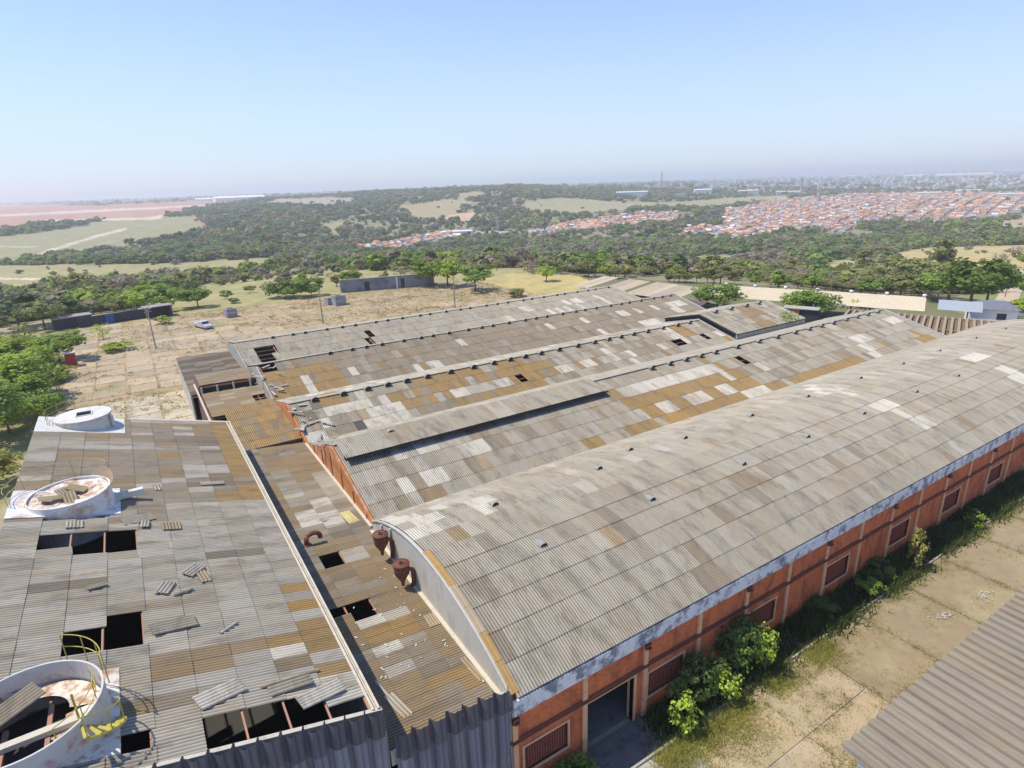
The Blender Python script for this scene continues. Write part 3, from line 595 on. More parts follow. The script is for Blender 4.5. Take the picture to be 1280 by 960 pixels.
W2 = gable('gabled_warehouse', 'brown-grey warehouse with single white sheets dotted along its roof, small black vents on the ridge', 75.2, 84.9, 94.6, 5.45, 7.8, 5.4, 12.0, 92.0, 4, p2, n2, mixer(('g0', .7), ('l', .2), ('g1', .1)), h2, 300, 22,
           vx=list(np.arange(22, 91, 2.75) + .5 * np.sin(np.arange(26) * 1.7)), ind_dist=98)
# --- first (farthest)
p1 = [('w', rc(626, 393, 640, 398)), ('w', rc(652, 385, 664, 393)), ('w', rc(697, 383, 713, 391), .8), ('w', rc(680, 386, 700, 391), .5), ('w', [(713, 374), (722, 373), (730, 384), (722, 384)]), ('w', rc(744, 372, 760, 378), .7), ('w', rc(706, 374, 712, 379)), ('ot', [(283, 436), (292, 434), (302, 458), (294, 459)])]
h1 = [[(329, 430), (340, 429), (348, 452), (332, 454)], [(316, 432), (322, 432), (332, 452), (326, 454)], [(459, 415), (463, 415), (466, 432), (461, 432)]]
W1 = gable('gabled_warehouse', 'farthest pale grey warehouse beside the dry yard, rows of vents along both roof edges', 94.6, 104.2, 113.5, 5.4, 7.0, 5.3, 12.0, 92.5, 3, p1, mixer(('g0', .84), ('g1', .10), ('l', .06)), mixer(('g0', 1)), h1, 200, 21,
           vx=list(np.arange(18, 91, 2.9) + .5 * np.sin(np.arange(26) * 2.3)), ind_dist=105)
# one long rear wall and the floors
b = MB(); b.box(12.2, 92, 113.3, 113.5, G0, 5.2); obj('rear_wall', b, M_plaster, W1)
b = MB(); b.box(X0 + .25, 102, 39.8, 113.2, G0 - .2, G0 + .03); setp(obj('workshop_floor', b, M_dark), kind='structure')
# valley gutters
for y, z, xe, own in ((39.9, 5.72, 103, W4), (59.6, 5.22, 79, W3), (75.2, 5.38, 92, W2), (94.6, 5.33, 92, W1)):
    b = MB(); b.box(12.3, xe, y - .22, y + .22, z - .05, z + .03); obj('gutter', b, M_conc, own)
# debris on the broken front corners
def loose(u, v, plane, rot, col, l=1.2, w=.885, waves=5, tilt=(0, 0), label=None, zoff=.14, group=None):
    P0, N = plane; P = onplane(u, v, P0, N); n = Vector(N).normalized()
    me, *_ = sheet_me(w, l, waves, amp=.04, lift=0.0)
    ez = n; ex = Vector((1, 0, 0)) - n * n.x; ex.normalize(); ey = ez.cross(ex)
    R3 = Matrix((ex, ey, ez)).transposed().to_4x4()
    M = Matrix.Translation(Vector(P) + ez * zoff) @ R3 @ Matrix.Rotation(math.radians(rot), 4, 'Z') @ Matrix.Rotation(math.radians(tilt[0]), 4, 'X') @ Matrix.Rotation(math.radians(tilt[1]), 4, 'Y')
    return obj('loose_sheet', me, None, None, M, K[col] if isinstance(col, str) else col, label=label, cat='roofing sheet', group=group)

# ================================================================== near left building, single pitch, three tanks through its roof
AP = ((5.4, 20, 8.8), (.28, 0, 1)); CP = ((11.8, 20, 5.3), (.1, 0, 1))
zA = lambda x: 8.8 + .28 * (5.4 - x); zC = lambda x: 5.3 + .1 * (11.8 - x)
BA = building('tank_building', 'large shed at lower left, patched corrugated roof pierced by three round tanks', 'building')
sx = [-8.75, -7.2, -5.68, -4.16, -2.66, -1.15, .38, 1.92, 3.45, 5.04]
rowsA = [((b_, zA(b_)), (a_, zA(a_))) for a_, b_ in zip(sx, sx[1:])]
tanks = [(-5.6, 59.3, 1.95), (-5.8, 43, 2.2), (-6.2, 23.4, 2.45)]
pA = [('d', [(20, 500), (300, 500), (335, 628), (205, 630), (208, 652), (-50, 655)], .75), ('ob', [(20, 500), (300, 500), (335, 628), (205, 630), (208, 652), (-50, 655)], .12), ('b', [(200, 540), (262, 540), (300, 610), (220, 610)], .3),
      ('g0', rc(76, 552, 195, 563)), ('g0', rc(38, 550, 76, 566)), ('l', rc(105, 556, 168, 563)), ('l', rc(34, 570, 72, 578)), ('l', rc(228, 582, 290, 592)), ('l', rc(150, 612, 173, 618)),
      ('o', [(262, 530), (292, 530), (332, 598), (298, 600), (280, 570)]), ('oo', [(296, 606), (332, 606), (336, 628), (300, 630)]), ('o', rc(268, 616, 305, 629)), ('o', rc(194, 566, 226, 574)), ('ob', rc(232, 532, 262, 545)), ('ob', rc(150, 596, 172, 616)), ('w', [(64, 524), (76, 524), (76, 527), (64, 527)]),
      ('b', [(30, 730), (132, 718), (134, 734), (30, 747)]), ('b', rc(258, 690, 325, 701)), ('g0', [(190, 524), (265, 524), (265, 530), (192, 530)]),
      ('oo', rc(343, 728, 382, 740)), ('oo', rc(354, 751, 395, 765)), ('o', [(366, 776), (408, 772), (424, 808), (385, 815)]), ('o', rc(320, 796, 372, 811)), ('ob', [(178, 826), (282, 805), (285, 838), (180, 852)]), ('ob', [(280, 800), (320, 796), (322, 812), (284, 826)]), ('o', [(384, 838), (440, 832), (446, 852), (400, 858)]), ('ob', [(320, 828), (385, 820), (388, 838), (330, 846)], .8),
      ('w', rc(340, 812, 380, 828)), ('w', [(345, 862), (450, 846), (456, 872), (345, 892)]), ('l', [(148, 856), (232, 846), (235, 870), (150, 878)]), ('l', [(170, 878), (242, 868), (244, 935), (170, 950)]), ('l', rc(378, 760, 402, 772)), ('l', rc(10, 812, 60, 832)), ('ob', [(148, 880), (195, 872), (196, 892), (150, 900)]), ('d', [(200, 866), (240, 860), (240, 880), (205, 884)], .8), ('x', rc(243, 890, 292, 897))]
hA = [rc(42, 668, 172, 690), [(124, 769), (174, 767), (174, 780), (124, 784)], [(62, 790), (175, 778), (175, 816), (62, 826)], [(240, 902), (452, 868), (470, 885), (470, 900), (240, 950)], [(138, 922), (172, 918), (172, 950), (138, 955)]]
def skipA(u, s):
    for cx, cy, r in tanks:
        if math.hypot(s - cx, u - cy) < r + .1: return True
    return False
def dA(u, v, c, r):
    q = r.random(); return 'g1' if q < .10 else 'l' if q < .50 else 'd' if q < .12 else 'g0'
rfA = roof(BA, 'X', rowsA, 20.35, 61.0, .885, 5, pA, dA, hA, 300, seed=9, rafters=4.5, skip=skipA, ind_dist=60, jitter=.5, mid=False)
b = MB(); b.box(-8.75, -8.5, 20.5, 61, G0, 12.6); b.box(5.16, 5.34, 20.5, 61, G0, zA(5.4) - .302); b.box(-8.5, 5.3, 60.8, 61.0, G0, 8.7); b.prism([(-8.5, 60.8, 8.7), (5.3, 60.8, 8.7), (-8.5, 60.8, 12.6)], (0, .2, 0)); obj('wall', b, M_plaster, BA)
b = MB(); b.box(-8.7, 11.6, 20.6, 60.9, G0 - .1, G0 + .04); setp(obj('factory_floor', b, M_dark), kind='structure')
b = MB(); b.box(5.08, 5.18, 20.3, 61.1, zA(5.4) - .25, zA(5.4) + .24); b.box(5.32, 5.42, 20.3, 61.1, zA(5.4) - .35, zA(5.4) + .2); b.box(5.18, 5.32, 20.3, 61.1, zA(5.4) - .3, zA(5.4) + .02); obj('eaves_gutter', b, M_cream, BA)
b = MB(); b.prism([(-8.8, 20.22, zA(-8.8) - .12), (5.5, 20.22, zA(5.5) - .12), (5.5, 20.22, zA(5.5) + .10), (-8.8, 20.22, zA(-8.8) + .10)], (0, .2, 0)); obj('verge_beam', b, M_cream, BA)
b = MB(); b.prism([(-2.4, 61.0, zA(-2.4) - .1), (5.5, 61.0, zA(5.5) - .1), (5.5, 61.0, zA(5.5) + .12), (-2.4, 61.0, zA(-2.4) + .12)], (0, .35, 0)); obj('coping', b, M_cream, BA)
# big-wave cladding on the shaded front: overlapping rows of single-wave sheets
def bigwave_me(w, l, key={}):
    k = (round(w, 3), round(l, 2))
    if k not in key:
        prof = [(0, 0), (.08, .02), (.14, .16), (.24, .30), (.40, .32), (.48, .26), (.56, .32), (.70, .30), (.82, .19), (.90, .02), (1.0, 0)]
        b = MB(); n = len(prof); b.add([(p[0] * w - w / 2, y, p[1]) for y in (0, l) for p in prof], [(i, i + 1, n + i + 1, n + i) for i in range(n - 1)])
        me = b.mesh('big_wave_sheet'); me.materials.append(M_big); key[k] = me
    return key[k]
def clad(T, xa, xb, zf, w, seed, shade):
    r = random.Random(seed); n = round((xb - xa) / w); w = (xb - xa) / n
    for i in range(n):
        x = xa + (i + .5) * w; z = zf(x) + r.uniform(-.06, .06); up = r.uniform(1.25, 1.45); y = 20.14
        for j, (zz, l, yy) in enumerate(((z, up, 0), (z - up + .15, 3.0, .04), (z - up - 2.7, 3.2, .08), (z - up - 5.7, 3.2, .12), (z - up - 8.7, 3.2, .16))):
            if zz < G0: break
            l = min(l, zz - G0)
            me = bigwave_me(w * 1.02, 1.0) if False else bigwave_me(w * 1.02, round(l, 1) if l > .3 else .3)
            # local y -> down, local z -> towards -Y
            M = Matrix.Translation((x, y + yy, zz)) @ Matrix(((-1, 0, 0, 0), (0, 0, -1, 0), (0, -1, 0, 0), (0, 0, 0, 1))) @ Matrix.Rotation(math.radians(r.gauss(0, .6)), 4, 'Z')
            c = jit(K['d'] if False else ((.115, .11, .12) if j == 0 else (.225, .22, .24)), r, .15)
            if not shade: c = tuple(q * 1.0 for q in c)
            o = obj('cladding_sheet', me, None, T, M, c)
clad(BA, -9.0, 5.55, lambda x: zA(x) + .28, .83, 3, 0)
# tank tops
def cyl(b, cx, cy, r0, r1, z0, z1, n=40, inner=True, a0=0, a1=2 * math.pi):
    m = n + 1; v = []
    for k in range(m):
        a = a0 + (a1 - a0) * k / n; c, s = math.cos(a), math.sin(a)
        v += [(cx + c * r1, cy + s * r1, z0), (cx + c * r1, cy + s * r1, z1), (cx + c * r0, cy + s * r0, z1), (cx + c * r0, cy + s * r0, z0)]
    f = []
    for k in range(n): f += [(4 * k + j, 4 * k + 4 + j, 4 * k + 4 + (j + 1) % 4, 4 * k + (j + 1) % 4) for j in range(4)]
    return b.add(v, f)
def disc(b, cx, cy, r, z, n=40, hole=None):
    if hole is None: return b.add([(cx + r * math.cos(2 * math.pi * k / n), cy + r * math.sin(2 * math.pi * k / n), z) for k in range(n)], [tuple(range(n))])
def plinth(x0, x1, y0, y1, cx, cy, r, z_add=.16, th=.10):   # sloping plate round the tank
    b = MB(); n = 40; out = []; inn = []
    for k in range(n):
        a = 2 * math.pi * (k + .5) / n; c, s = math.cos(a), math.sin(a); inn.append((cx + c * r, cy + s * r))
        t = min((x1 - cx) / c if c > 1e-6 else 1e9, (x0 - cx) / c if c < -1e-6 else 1e9, (y1 - cy) / s if s > 1e-6 else 1e9, (y0 - cy) / s if s < -1e-6 else 1e9)
        out.append((cx + c * t, cy + s * t))
    for X_, Y_ in ((x0, y0), (x1, y0), (x1, y1), (x0, y1)):
        k = min(range(n), key=lambda i: (out[i][0] - X_) ** 2 + (out[i][1] - Y_) ** 2); out[k] = (X_, Y_)
    v = [(p[0], p[1], zA(p[0]) + z_add) for p in out] + [(p[0], p[1], zA(p[0]) + z_add) for p in inn] + [(p[0], p[1], zA(p[0]) + z_add - th) for p in out]
    f = [(i, (i + 1) % n, n + (i + 1) % n, n + i) for i in range(n)] + [(2 * n + i, 2 * n + (i + 1) % n, (i + 1) % n, i) for i in range(n)]
    b.add(v, f); return b
def railing(T, cx, cy, r, z, a0, a1, h=1.0, name='railing', m=None, rad=.02, lean=.0):
    b = MB(); pts = [(cx + r * math.cos(a), cy + r * math.sin(a)) for a in np.linspace(math.radians(a0), math.radians(a1), 16)]
    for hh in (h, h * .5): b.tube([(x + lean * hh, y, z + hh) for x, y in pts], rad, 5)
    for x, y in pts[::5]: b.tube([(x, y, z - .3), (x + lean * h, y, z + h)], rad, 5)
    return obj(name, b, m or M_yellow, T)
# first tank (closed lid with a square hatch)
cx, cy, r = tanks[0]
T1 = empty('silo_tank', (cx, cy, 10.4), label='farthest of the three white tanks, closed lid with a square black hatch', cat='tank')
b = MB(); cyl(b, cx, cy, r - .12, r, 10.2, 12.82); obj('shell', b, M_tank, T1)
hx, hy, hs = cx + .1, cy - .1, .55
b = MB(); n = 40; inn = []
for k in range(n):
    a = 2 * math.pi * k / n; c, s = math.cos(a), math.sin(a); t = hs / max(abs(c), abs(s)); inn.append((hx + c * t, hy + s * t * 1.0, 12.9))
b.add([(cx + (r + .08) * math.cos(2 * math.pi * k / n), cy + (r + .08) * math.sin(2 * math.pi * k / n), 12.84) for k in range(n)] + inn, [(i, (i + 1) % n, n + (i + 1) % n, n + i) for i in range(n)])
cyl(b, cx, cy, r + .02, r + .09, 12.72, 12.842); lid = obj('lid', b, M_tank, T1)
b = MB()
for s_ in (-1, 1): b.box(hx + s_ * hs - .04, hx + s_ * hs + .04, hy - hs, hy + hs, 12.84, 12.98); b.box(hx - hs, hx + hs, hy + s_ * hs - .04, hy + s_ * hs + .04, 12.84, 12.975)
obj('hatch_rim', b, M_tank, lid); b = MB(); b.box(hx - .4, hx + .4, hy - .4, hy + .4, 11.9, 12.0); obj('hatch_floor', b, M_dark, lid)
obj('plate', plinth(-8.7, -2.9, 56.9, 60.9, cx, cy, r), M_tank, T1); railing(T1, cx - .2, cy, r + .35, 12.6, 100, 200, 1.0, m=mat('rusty rail', (.35, .25, .12), scale=4))
b = MB(); b.box(cx + r - .02, cx + r + .12, cy - .9, cy - .6, 11.2, 12.6); obj('downpipe', b, M_tank, T1)
# second tank (collapsed, rusty)
cx, cy, r = tanks[1]
T2 = empty('silo_tank', (cx, cy, 10.4), label='middle white tank, open and rusting, corrugated scrap lying inside its rim', cat='tank')
b = MB(); cyl(b, cx, cy, r - .1, r, 10.2, 12.85); obj('shell', b, M_tank_r, T2)
b = MB(); n = 30; rr_ = random.Random(4)
v = [(cx, cy, 12.35)]; f = []
for ring in (1, 2, 3, 4):
    for k in range(n): a = 2 * math.pi * k / n; q = (r - .12) * ring / 4; v.append((cx + q * math.cos(a), cy + q * math.sin(a), 12.35 + .10 * ring + rr_.uniform(-.09, .09)))
for k in range(n): f.append((0, 1 + k, 1 + (k + 1) % n))
for ring in range(3):
    for k in range(n): f.append((1 + ring * n + k, 1 + (ring + 1) * n + k, 1 + (ring + 1) * n + (k + 1) % n, 1 + ring * n + (k + 1) % n))
b.add(v, f); obj('sunken_lid', b, M_rustplate, T2)
obj('plate', plinth(-8.72, -3.35, 41.1, 45.1, cx, cy, r), M_tank_r, T2)
b = MB(); k = 22; P = [(cx + r * math.cos(a) * .98, cy + r * math.sin(a) * .98) for a in np.linspace(-.2, 1.1, k)]
b.add([(x, y, 12.7) for x, y in P] + [(x + .25, y + .1, 13.55 - .5 * abs(i - 11) / 11) for i, (x, y) in enumerate(P)], [(i, i + 1, k + i + 1, k + i) for i in range(k - 1)]); obj('bent_flap', b, M_wood, T2)
railing(T2, cx - .3, cy + .5, r + .5, 12.7, 20, 200, 1.05, lean=-.1, m=mat('old yellow rail', (.42, .36, .12), scale=4)); b = MB(); b.box(cx + r - .02, cx + r + 1.6, cy + .1, cy + .5, zA(cx + r) + .12, zA(cx + r) + .5); obj('duct', b, M_tank, T2)
for dx, dy, rot, c, lab_ in ((-.2, .3, 30, 'g1', 'grey corrugated scrap in the centre of the middle tank'), (.4, .6, 60, 'ot', 'cream corrugated scrap at the far side inside the middle tank'), (-.9, -.2, 100, 'ot', 'cream corrugated scrap at the left inside the middle tank'), (.1, -.7, 10, 'ot', 'cream corrugated scrap at the near side inside the middle tank')):
    me, *_ = sheet_me(.7, 1.2, 4, lift=0)
    o = obj('scrap_sheet', me, None, None, Matrix.Translation((cx + dx, cy + dy, 12.72 + .1 * abs(dx))) @ Matrix.Rotation(math.radians(rot), 4, 'Z') @ Matrix.Rotation(.25, 4, 'X'), K[c], label=lab_, cat='roofing sheet')
# third tank (open ring, yellow spiral stair)
cx, cy, r = tanks[2]
T3 = empty('silo_tank', (cx, cy, 10.4), label='nearest tank, open ring of bluish white wall with red stains, at the lower left corner', cat='tank')
b = MB(); cyl(b, cx, cy, r - .07, r, 11.0, 12.97, n=56); obj('shell', b, M_tank_b, T3)
b = MB(); 
for k in range(14):
    a = 2 * math.pi * k / 14
b.add([(cx + (r - .15) * math.cos(a), cy + (r - .15) * math.sin(a), 12.12) for a in np.linspace(0, math.pi * .98, 20)] + [(cx + 1.2 * math.cos(a), cy + .4 + 1.2 * math.sin(a), 12.12) for a in np.linspace(math.pi * .98, 0, 20)], [tuple(range(40))])
b.add([(cx + (r - .15) * math.cos(a), cy + (r - .15) * math.sin(a), 12.1) for a in np.linspace(-.9, .1, 12)] + [(cx + 1.1 * math.cos(a), cy + 1.1 * math.sin(a), 12.1) for a in np.linspace(.1, -.9, 12)], [tuple(range(24))])
obj('inner_deck', b, M_rustplate, T3)
b = MB(); b.box(cx - 2.2, cx + 2.0, cy - .75, cy - .45, 12.15, 12.35); obj('beam', b, M_cream, T3)
b = MB(); b.box(cx - .75, cx - .6, cy - 2, cy + .4, 12.02, 12.16); b.box(cx + .55, cx + .7, cy - 2, cy + .9, 12.02, 12.14); obj('joist', b, M_steel, T3)
b = MB(); disc(b, cx, cy, r - .15, 11.05); obj('tank_floor', b, M_dark, T3)
obj('plate', plinth(-8.7, -3.55, 21.2, 26.0, cx, cy, r, .14), M_rustplate, T3)
railing(T3, cx, cy, r + .12, 12.95, 5, 62, 1.1); railing(T3, cx, cy, r - .3, 12.3, -60, 20, .95)
me, *_ = sheet_me(1.062, 2.6, 6, lift=0)
obj('loose_sheet', me, None, None, Matrix.Translation((cx - .75, cy + .55, 12.75)) @ Matrix.Rotation(math.radians(-62), 4, 'Z') @ Matrix.Rotation(.12, 4, 'X'), K['d'], label='dark corrugated sheet leaning across the inside of the nearest tank', cat='roofing sheet')
ST = empty('spiral_stair', (-4.3, 21.9, 10.8), label='short yellow steel stair curling out of the nearest tank', cat='stairs')
SX, SY = -4.55, 22.35
for k in range(8):
    a = math.radians(-75 + 17 * k); z = 12.75 - .19 * k; c, s_ = math.cos(a), math.sin(a)
    b = MB(); b.prism([(SX + .08 * c, SY + .1 * s_, z), (SX + 1.25 * c - .05 * s_, SY + 1.25 * s_ + .05 * c - .1, z), (SX + 1.25 * c + .12 * s_, SY + 1.25 * s_ - .12 * c - .1, z)], (0, 0, .05)); obj('tread', b, M_yellow, ST)
b = MB(); b.tube([(SX, SY, 11.2), (SX, SY, 13.7)], .04, 6); R8 = [(SX + 1.27 * math.cos(math.radians(-75 + 17 * k)), SY - .1 + 1.27 * math.sin(math.radians(-75 + 17 * k)), 13.65 - .19 * k) for k in range(8)]
b.tube(R8, .026, 5); b.tube([(x, y, z - .92) for x, y, z in R8], .05, 5)
for q in R8[::2]: b.tube([(q[0], q[1], q[2] - .95), q], .022, 5)
obj('handrail', b, M_yellow, ST)
# loose sheets scattered on this roof
LS = [(93, 659, 2, 'l', .9, .885, 'pale short sheet lying crosswise between the middle tank and the three roof holes'), (214, 661, 3, 'ot', .95, 1.062, 'pale short sheet lying crosswise right of the three roof holes'), (181, 659, -6, 'l', .9, .5, 'narrow pale strip of sheet beside the third roof hole'), (196, 612, 6, 'l', 1.0, .4, 'small pale sheet alone on the brown upper half of the left roof'),
      (206, 739, -24, 'l', 1.1, .7, 'pale broken sheet, leftmost of the three scattered above the dark roof holes'), (241, 717, -42, 'l', 1.15, .75, 'slanting pale sheet, upper one of the scattered pair on the left roof'), (254, 724, 10, 'ot', 1.2, .53, 'cream sheet lying over the slanting one on the left roof'), (228, 744, -66, 'g1', 1.0, .22, 'thin grey sliver below the scattered pair on the left roof'), (216, 786, -80, 'g1', 1.9, .9, 'grey tilted sheet right of the dark roof holes on the left roof'),
      (286, 788, -52, 'w', 1.1, .14, 'thin white strip lying across the left roof'), (274, 872, -70, 'w', 1.9, .885, 'large white sheet askew above the open holes at the bottom edge'), (362, 862, -84, 'g1', 1.8, .6, 'grey half sheet at the right end of the bottom roof edge'), (362, 852, -82, 'ot', 2.6, .18, 'pale batten-like strip at the right end of the bottom roof edge'), (400, 872, -76, 'w', 2.0, .8, 'white sheet half over the last open hole at the bottom roof edge'),
      (120, 738, -70, 'g1', .9, .3, 'thin grey sliver near the dark roof strip on the left roof'), (172, 652, -72, 'g0', 1.7, .885, 'grey sheet lying slanted between the middle tank and the cream one'), (265, 607, -84, 'l', 1.6, .5, 'pale lifted sheet on the brown upper half of the left roof')]
for i, (u, v, rot, c, l, w, lab) in enumerate(LS): loose(u, v, AP, rot, c, l=l, w=w, waves=max(1, round(w / .177)), label=lab, zoff=.20 + .03 * (i % 3), tilt=(3 * (i % 2), 2.5))

# ================================================================== low link roof between the shed and the warehouses
BC = building('link_building', 'low stained link roof between the left shed and the warehouse fronts', 'building')
sc = [5.37, 7.1, 8.7, 10.25, 11.75]
rowsC = [((b_, zC(b_)), (a_, zC(a_))) for a_, b_ in zip(sc, sc[1:])]
pC = [('l', rc(345, 610, 380, 630), .7), ('w', [(362, 640), (420, 632), (428, 655), (370, 662)], .6), ('l', [(330, 590), (352, 590), (380, 655), (365, 660)], .6), ('l', [(390, 596), (416, 592), (430, 612), (398, 614)]), ('l', [(405, 618), (440, 615), (450, 635), (415, 632)], .7), ('w', [(385, 622), (405, 620), (412, 634), (390, 634)]),
      ('w', [(386, 700), (425, 688), (430, 694), (392, 704)]), ('l', [(424, 690), (452, 684), (460, 700), (430, 704)]), ('w', [(445, 770), (478, 762), (484, 776), (450, 784)]), ('l', [(474, 762), (500, 756), (508, 770), (482, 776)]), ('w', [(455, 812), (480, 808), (485, 818), (460, 824)]), ('w', [(470, 840), (495, 834), (500, 848), (478, 856)]), ('l', rc(495, 828, 522, 845)),
      ('o', [(460, 790), (525, 770), (530, 785), (470, 806)]), ('o', [(520, 860), (570, 845), (575, 865), (530, 875)], .6), ('o', [(580, 835), (612, 825), (615, 850), (580, 860)], .7), ('g1', [(345, 580), (410, 570), (440, 640), (370, 690)], .45), ('b', [(420, 660), (470, 650), (480, 690), (430, 690)], .4), ('ob', [(400, 540), (340, 560), (330, 590), (400, 590)], .7)]
hC = [[(402, 697), (428, 693), (431, 706), (408, 710)], [(402, 762), (464, 755), (466, 770), (402, 782)]]
rfC = roof(BC, 'X', rowsC, 20.35, 60.2, .885, 5, pC, (lambda u, v, c, r: ('ob' if math.sin(c.y * .31 + c.x) > -.2 else 'd') if r.random() < .72 else r.choice(['b', 'd', 'ob', 'g1'])), hC, 300, seed=17, ind_dist=64, jitter=.5, mid=False)
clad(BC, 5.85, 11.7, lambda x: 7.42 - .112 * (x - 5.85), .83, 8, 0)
b = MB(); b.box(5.65, 11.7, 20.36, 20.5, zC(8) - .3, zC(5.7) + .22); obj('verge_beam', b, M_cream, BC)
for u, v, rot, c, l, w, lab in [(437, 648, 8, 'y', 1.9, .885, 'yellow sheet lying askew beside the warehouse gable gutter'), (540, 777, 0, 'ot', 1.1, .7, 'cream sheet leaning at the foot of the white gable wall'), (590, 838, 6, 'ot', 1.8, .4, 'narrow cream sheet at the foot of the white gable, nearest the camera'), (498, 884, 14, 'l', 1.7, .6, 'pale bent sheet near the dark wavy cladding on the link roof'), (482, 868, 12, 'l', 1.9, .2, 'thin pale strip along the shadow edge on the link roof'),
                               (403, 652, -70, 'w', .8, .6, 'white broken sheet on the whitened patch of the link roof'), (350, 566, -60, 'ot', .9, .12, 'thin pale batten on the far end of the link roof')]:
    loose(u, v, CP, rot, c, l=l, w=w, waves=max(1, round(w / .177)), label=lab, tilt=(3, 0))
b = MB(); rr_ = random.Random(12)
for k in range(70):
    u = rr_.uniform(420, 620); v = rr_.uniform(690, 860)
    p = onplane(u, v, *CP)
    if not (6.8 < p[0] < 11.5 and 21 < p[1] < 60): continue
    a = rr_.uniform(0, 6.28); s = rr_.uniform(.04, .2); q = rr_.uniform(.015, .05)
    d1 = Vector((math.cos(a), math.sin(a), 0)) * s; d2 = Vector((-math.sin(a), math.cos(a), 0)) * q; c = Vector(p) + Vector((0, 0, .13)); b.prism([c - d1 - d2, c + d1 * .7 - d2, c + d1 + d2, c - d1 * .5 + d2], (0, 0, .012))
setp(obj('rubble', b, mat('pale rubble', (.50, .47, .41), coord='World'),), label='small pale fragments strewn over the link roof', cat='debris', kind='stuff')
# rusty gooseneck duct
gp = onplane(384, 683, *CP)
b = MB(); g0 = Vector(gp); pts = [g0 + Vector((0, 0, -.2)), g0 + Vector((0, 0, .5))] + [g0 + Vector((.5 - .5 * math.cos(a), 0, .5 + .42 * math.sin(a))) for a in np.linspace(.3, math.pi, 9)] + [g0 + Vector((1.0, 0, .38))]
b.tube(pts, .17, 12); me = b.mesh('duct', True)
GD = empty('gooseneck_duct', tuple(g0), label='rusty red gooseneck pipe standing on the link roof', cat='duct'); obj('pipe', me, M_rust, GD)
b = MB(); cyl(b, g0.x, g0.y, .17, .32, g0.z + .08, g0.z + .16, n=16); obj('flange', b, M_rust, GD)
# two rusty cyclones hung at the white gable
def cyclone(u, v, lab):
    p = onx(u, v, 11.0); C_ = Vector(p); T = empty('cyclone_separator', tuple(C_), label=lab, cat='dust cyclone', group='cyclones at the white gable')
    b = MB(); n = 20; prof = [(.10, .42), (.5, .40), (.52, .2), (.5, 0), (.48, -.3), (.12, -.95), (.10, -1.25)]
    v_ = [(C_.x + r * math.cos(2 * math.pi * k / n), C_.y + r * math.sin(2 * math.pi * k / n), C_.z + z) for r, z in prof for k in range(n)]
    f = [(j * n + k, j * n + (k + 1) % n, (j + 1) * n + (k + 1) % n, (j + 1) * n + k) for j in range(len(prof) - 1) for k in range(n)]
    b.add(v_, f); obj('body', b.mesh('body', True), M_rust, T)
    b = MB(); cyl(b, C_.x, C_.y, .11, .17, C_.z + .36, C_.z + .5, n=14); cyl(b, C_.x, C_.y, .5, .55, C_.z + .32, C_.z + .42, n=20); obj('rim', b, M_rust, T)
    b = MB(); b.tube([C_ + Vector((.3, -.35, .1)), C_ + Vector((.62, -.3, -.1)), C_ + Vector((.66, -.2, -1.0)), C_ + Vector((.62, -.1, -1.6))], .14, 8); obj('outlet_pipe', b, M_rust, T)
cyclone(476, 674, 'rusty cyclone at the white gable, the one farther back'); cyclone(502, 711, 'rusty cyclone at the white gable, the nearer one')
# --- small bays at the broken front of the far warehouses
BD = building('front_bays', 'cluster of small brown roofs stepping down before the far warehouse fronts', 'building')
def bay(rows, u_y0, u_y1, sd, dflt, pn=(), hs=(), mi=60, waves=5): return roof(BD, 'X', rows, u_y0, u_y1, .885, waves, pn, dflt, hs, mi, seed=sd, ind_dist=120)
def flatx(x0, x1, n, z0, z1): xs = np.linspace(x0, x1, n + 1); zz = np.linspace(z0, z1, n + 1); return [((xs[i + 1], zz[i + 1]), (xs[i], zz[i])) for i in range(n)]
# sloping along Y: use Y rows with sheets laid along X
roof(BD, 'Y', slope_rows((61.5, 5.35), (74.8, 5.9), 6), 6.1, 11.95, .94, 5, [], mixer(('oo', .10), ('o', .55), ('ob', .35)), [], 60, seed=41)
bay(flatx(4.9, 11.95, 4, 5.05, 4.85), 75.0, 85.3, 42, mixer(('ob', .6), ('ot', .1), ('d', .3)), [('l', [(317, 480), (330, 480), (332, 492), (320, 490)])], [[(309, 497), (327, 492), (329, 501), (312, 505)]])
bay(flatx(4.9, 11.3, 4, 6.15, 6.0), 85.6, 91.5, 43, mixer(('ob', .6), ('d', .4)))
b = MB(); b.box(4.9, 11.9, 86.1, 86.15, 4.0, 5.8); b.box(4.9, 12, 75, 75.05, 3, 4.7); obj('dark_back', b, M_dark, BD)
b = MB(); [b.box(x - .12, x + .12, 85.35, 85.5, 4.8, 5.95) for x in (5.0, 6.9, 8.9, 11.0)]; obj('post', b, M_cream, BD)
b = MB(); b.box(4.7, 4.9, 62, 91.5, G0, 4.8); b.box(4.7, 4.9, 85.5, 91.5, 4.8, 6.1); b.box(4.9, 11.3, 91.3, 91.5, G0, 5.95); obj('side_wall', b, mat('brown wall', (.16, .085, .065), coord='World', scale=2, var=.25), BD)
b = MB(); b.box(4.5, 4.7, 62, 91.6, 4.75, 4.95); obj('wall_coping', b, M_cream, BD)
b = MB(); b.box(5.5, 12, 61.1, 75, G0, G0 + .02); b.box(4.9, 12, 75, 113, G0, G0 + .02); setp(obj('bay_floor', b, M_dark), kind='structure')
BE = building('lean_to_roof', 'dark grey lean-to roof at the far front corner of the warehouses', 'building')
roof(BE, 'X', flatx(3.8, 11.9, 4, 4.05, 3.85), 89.0, 112.8, .885, 5, [], mixer(('x', .6), ('b', .4)), [], 110, seed=44)
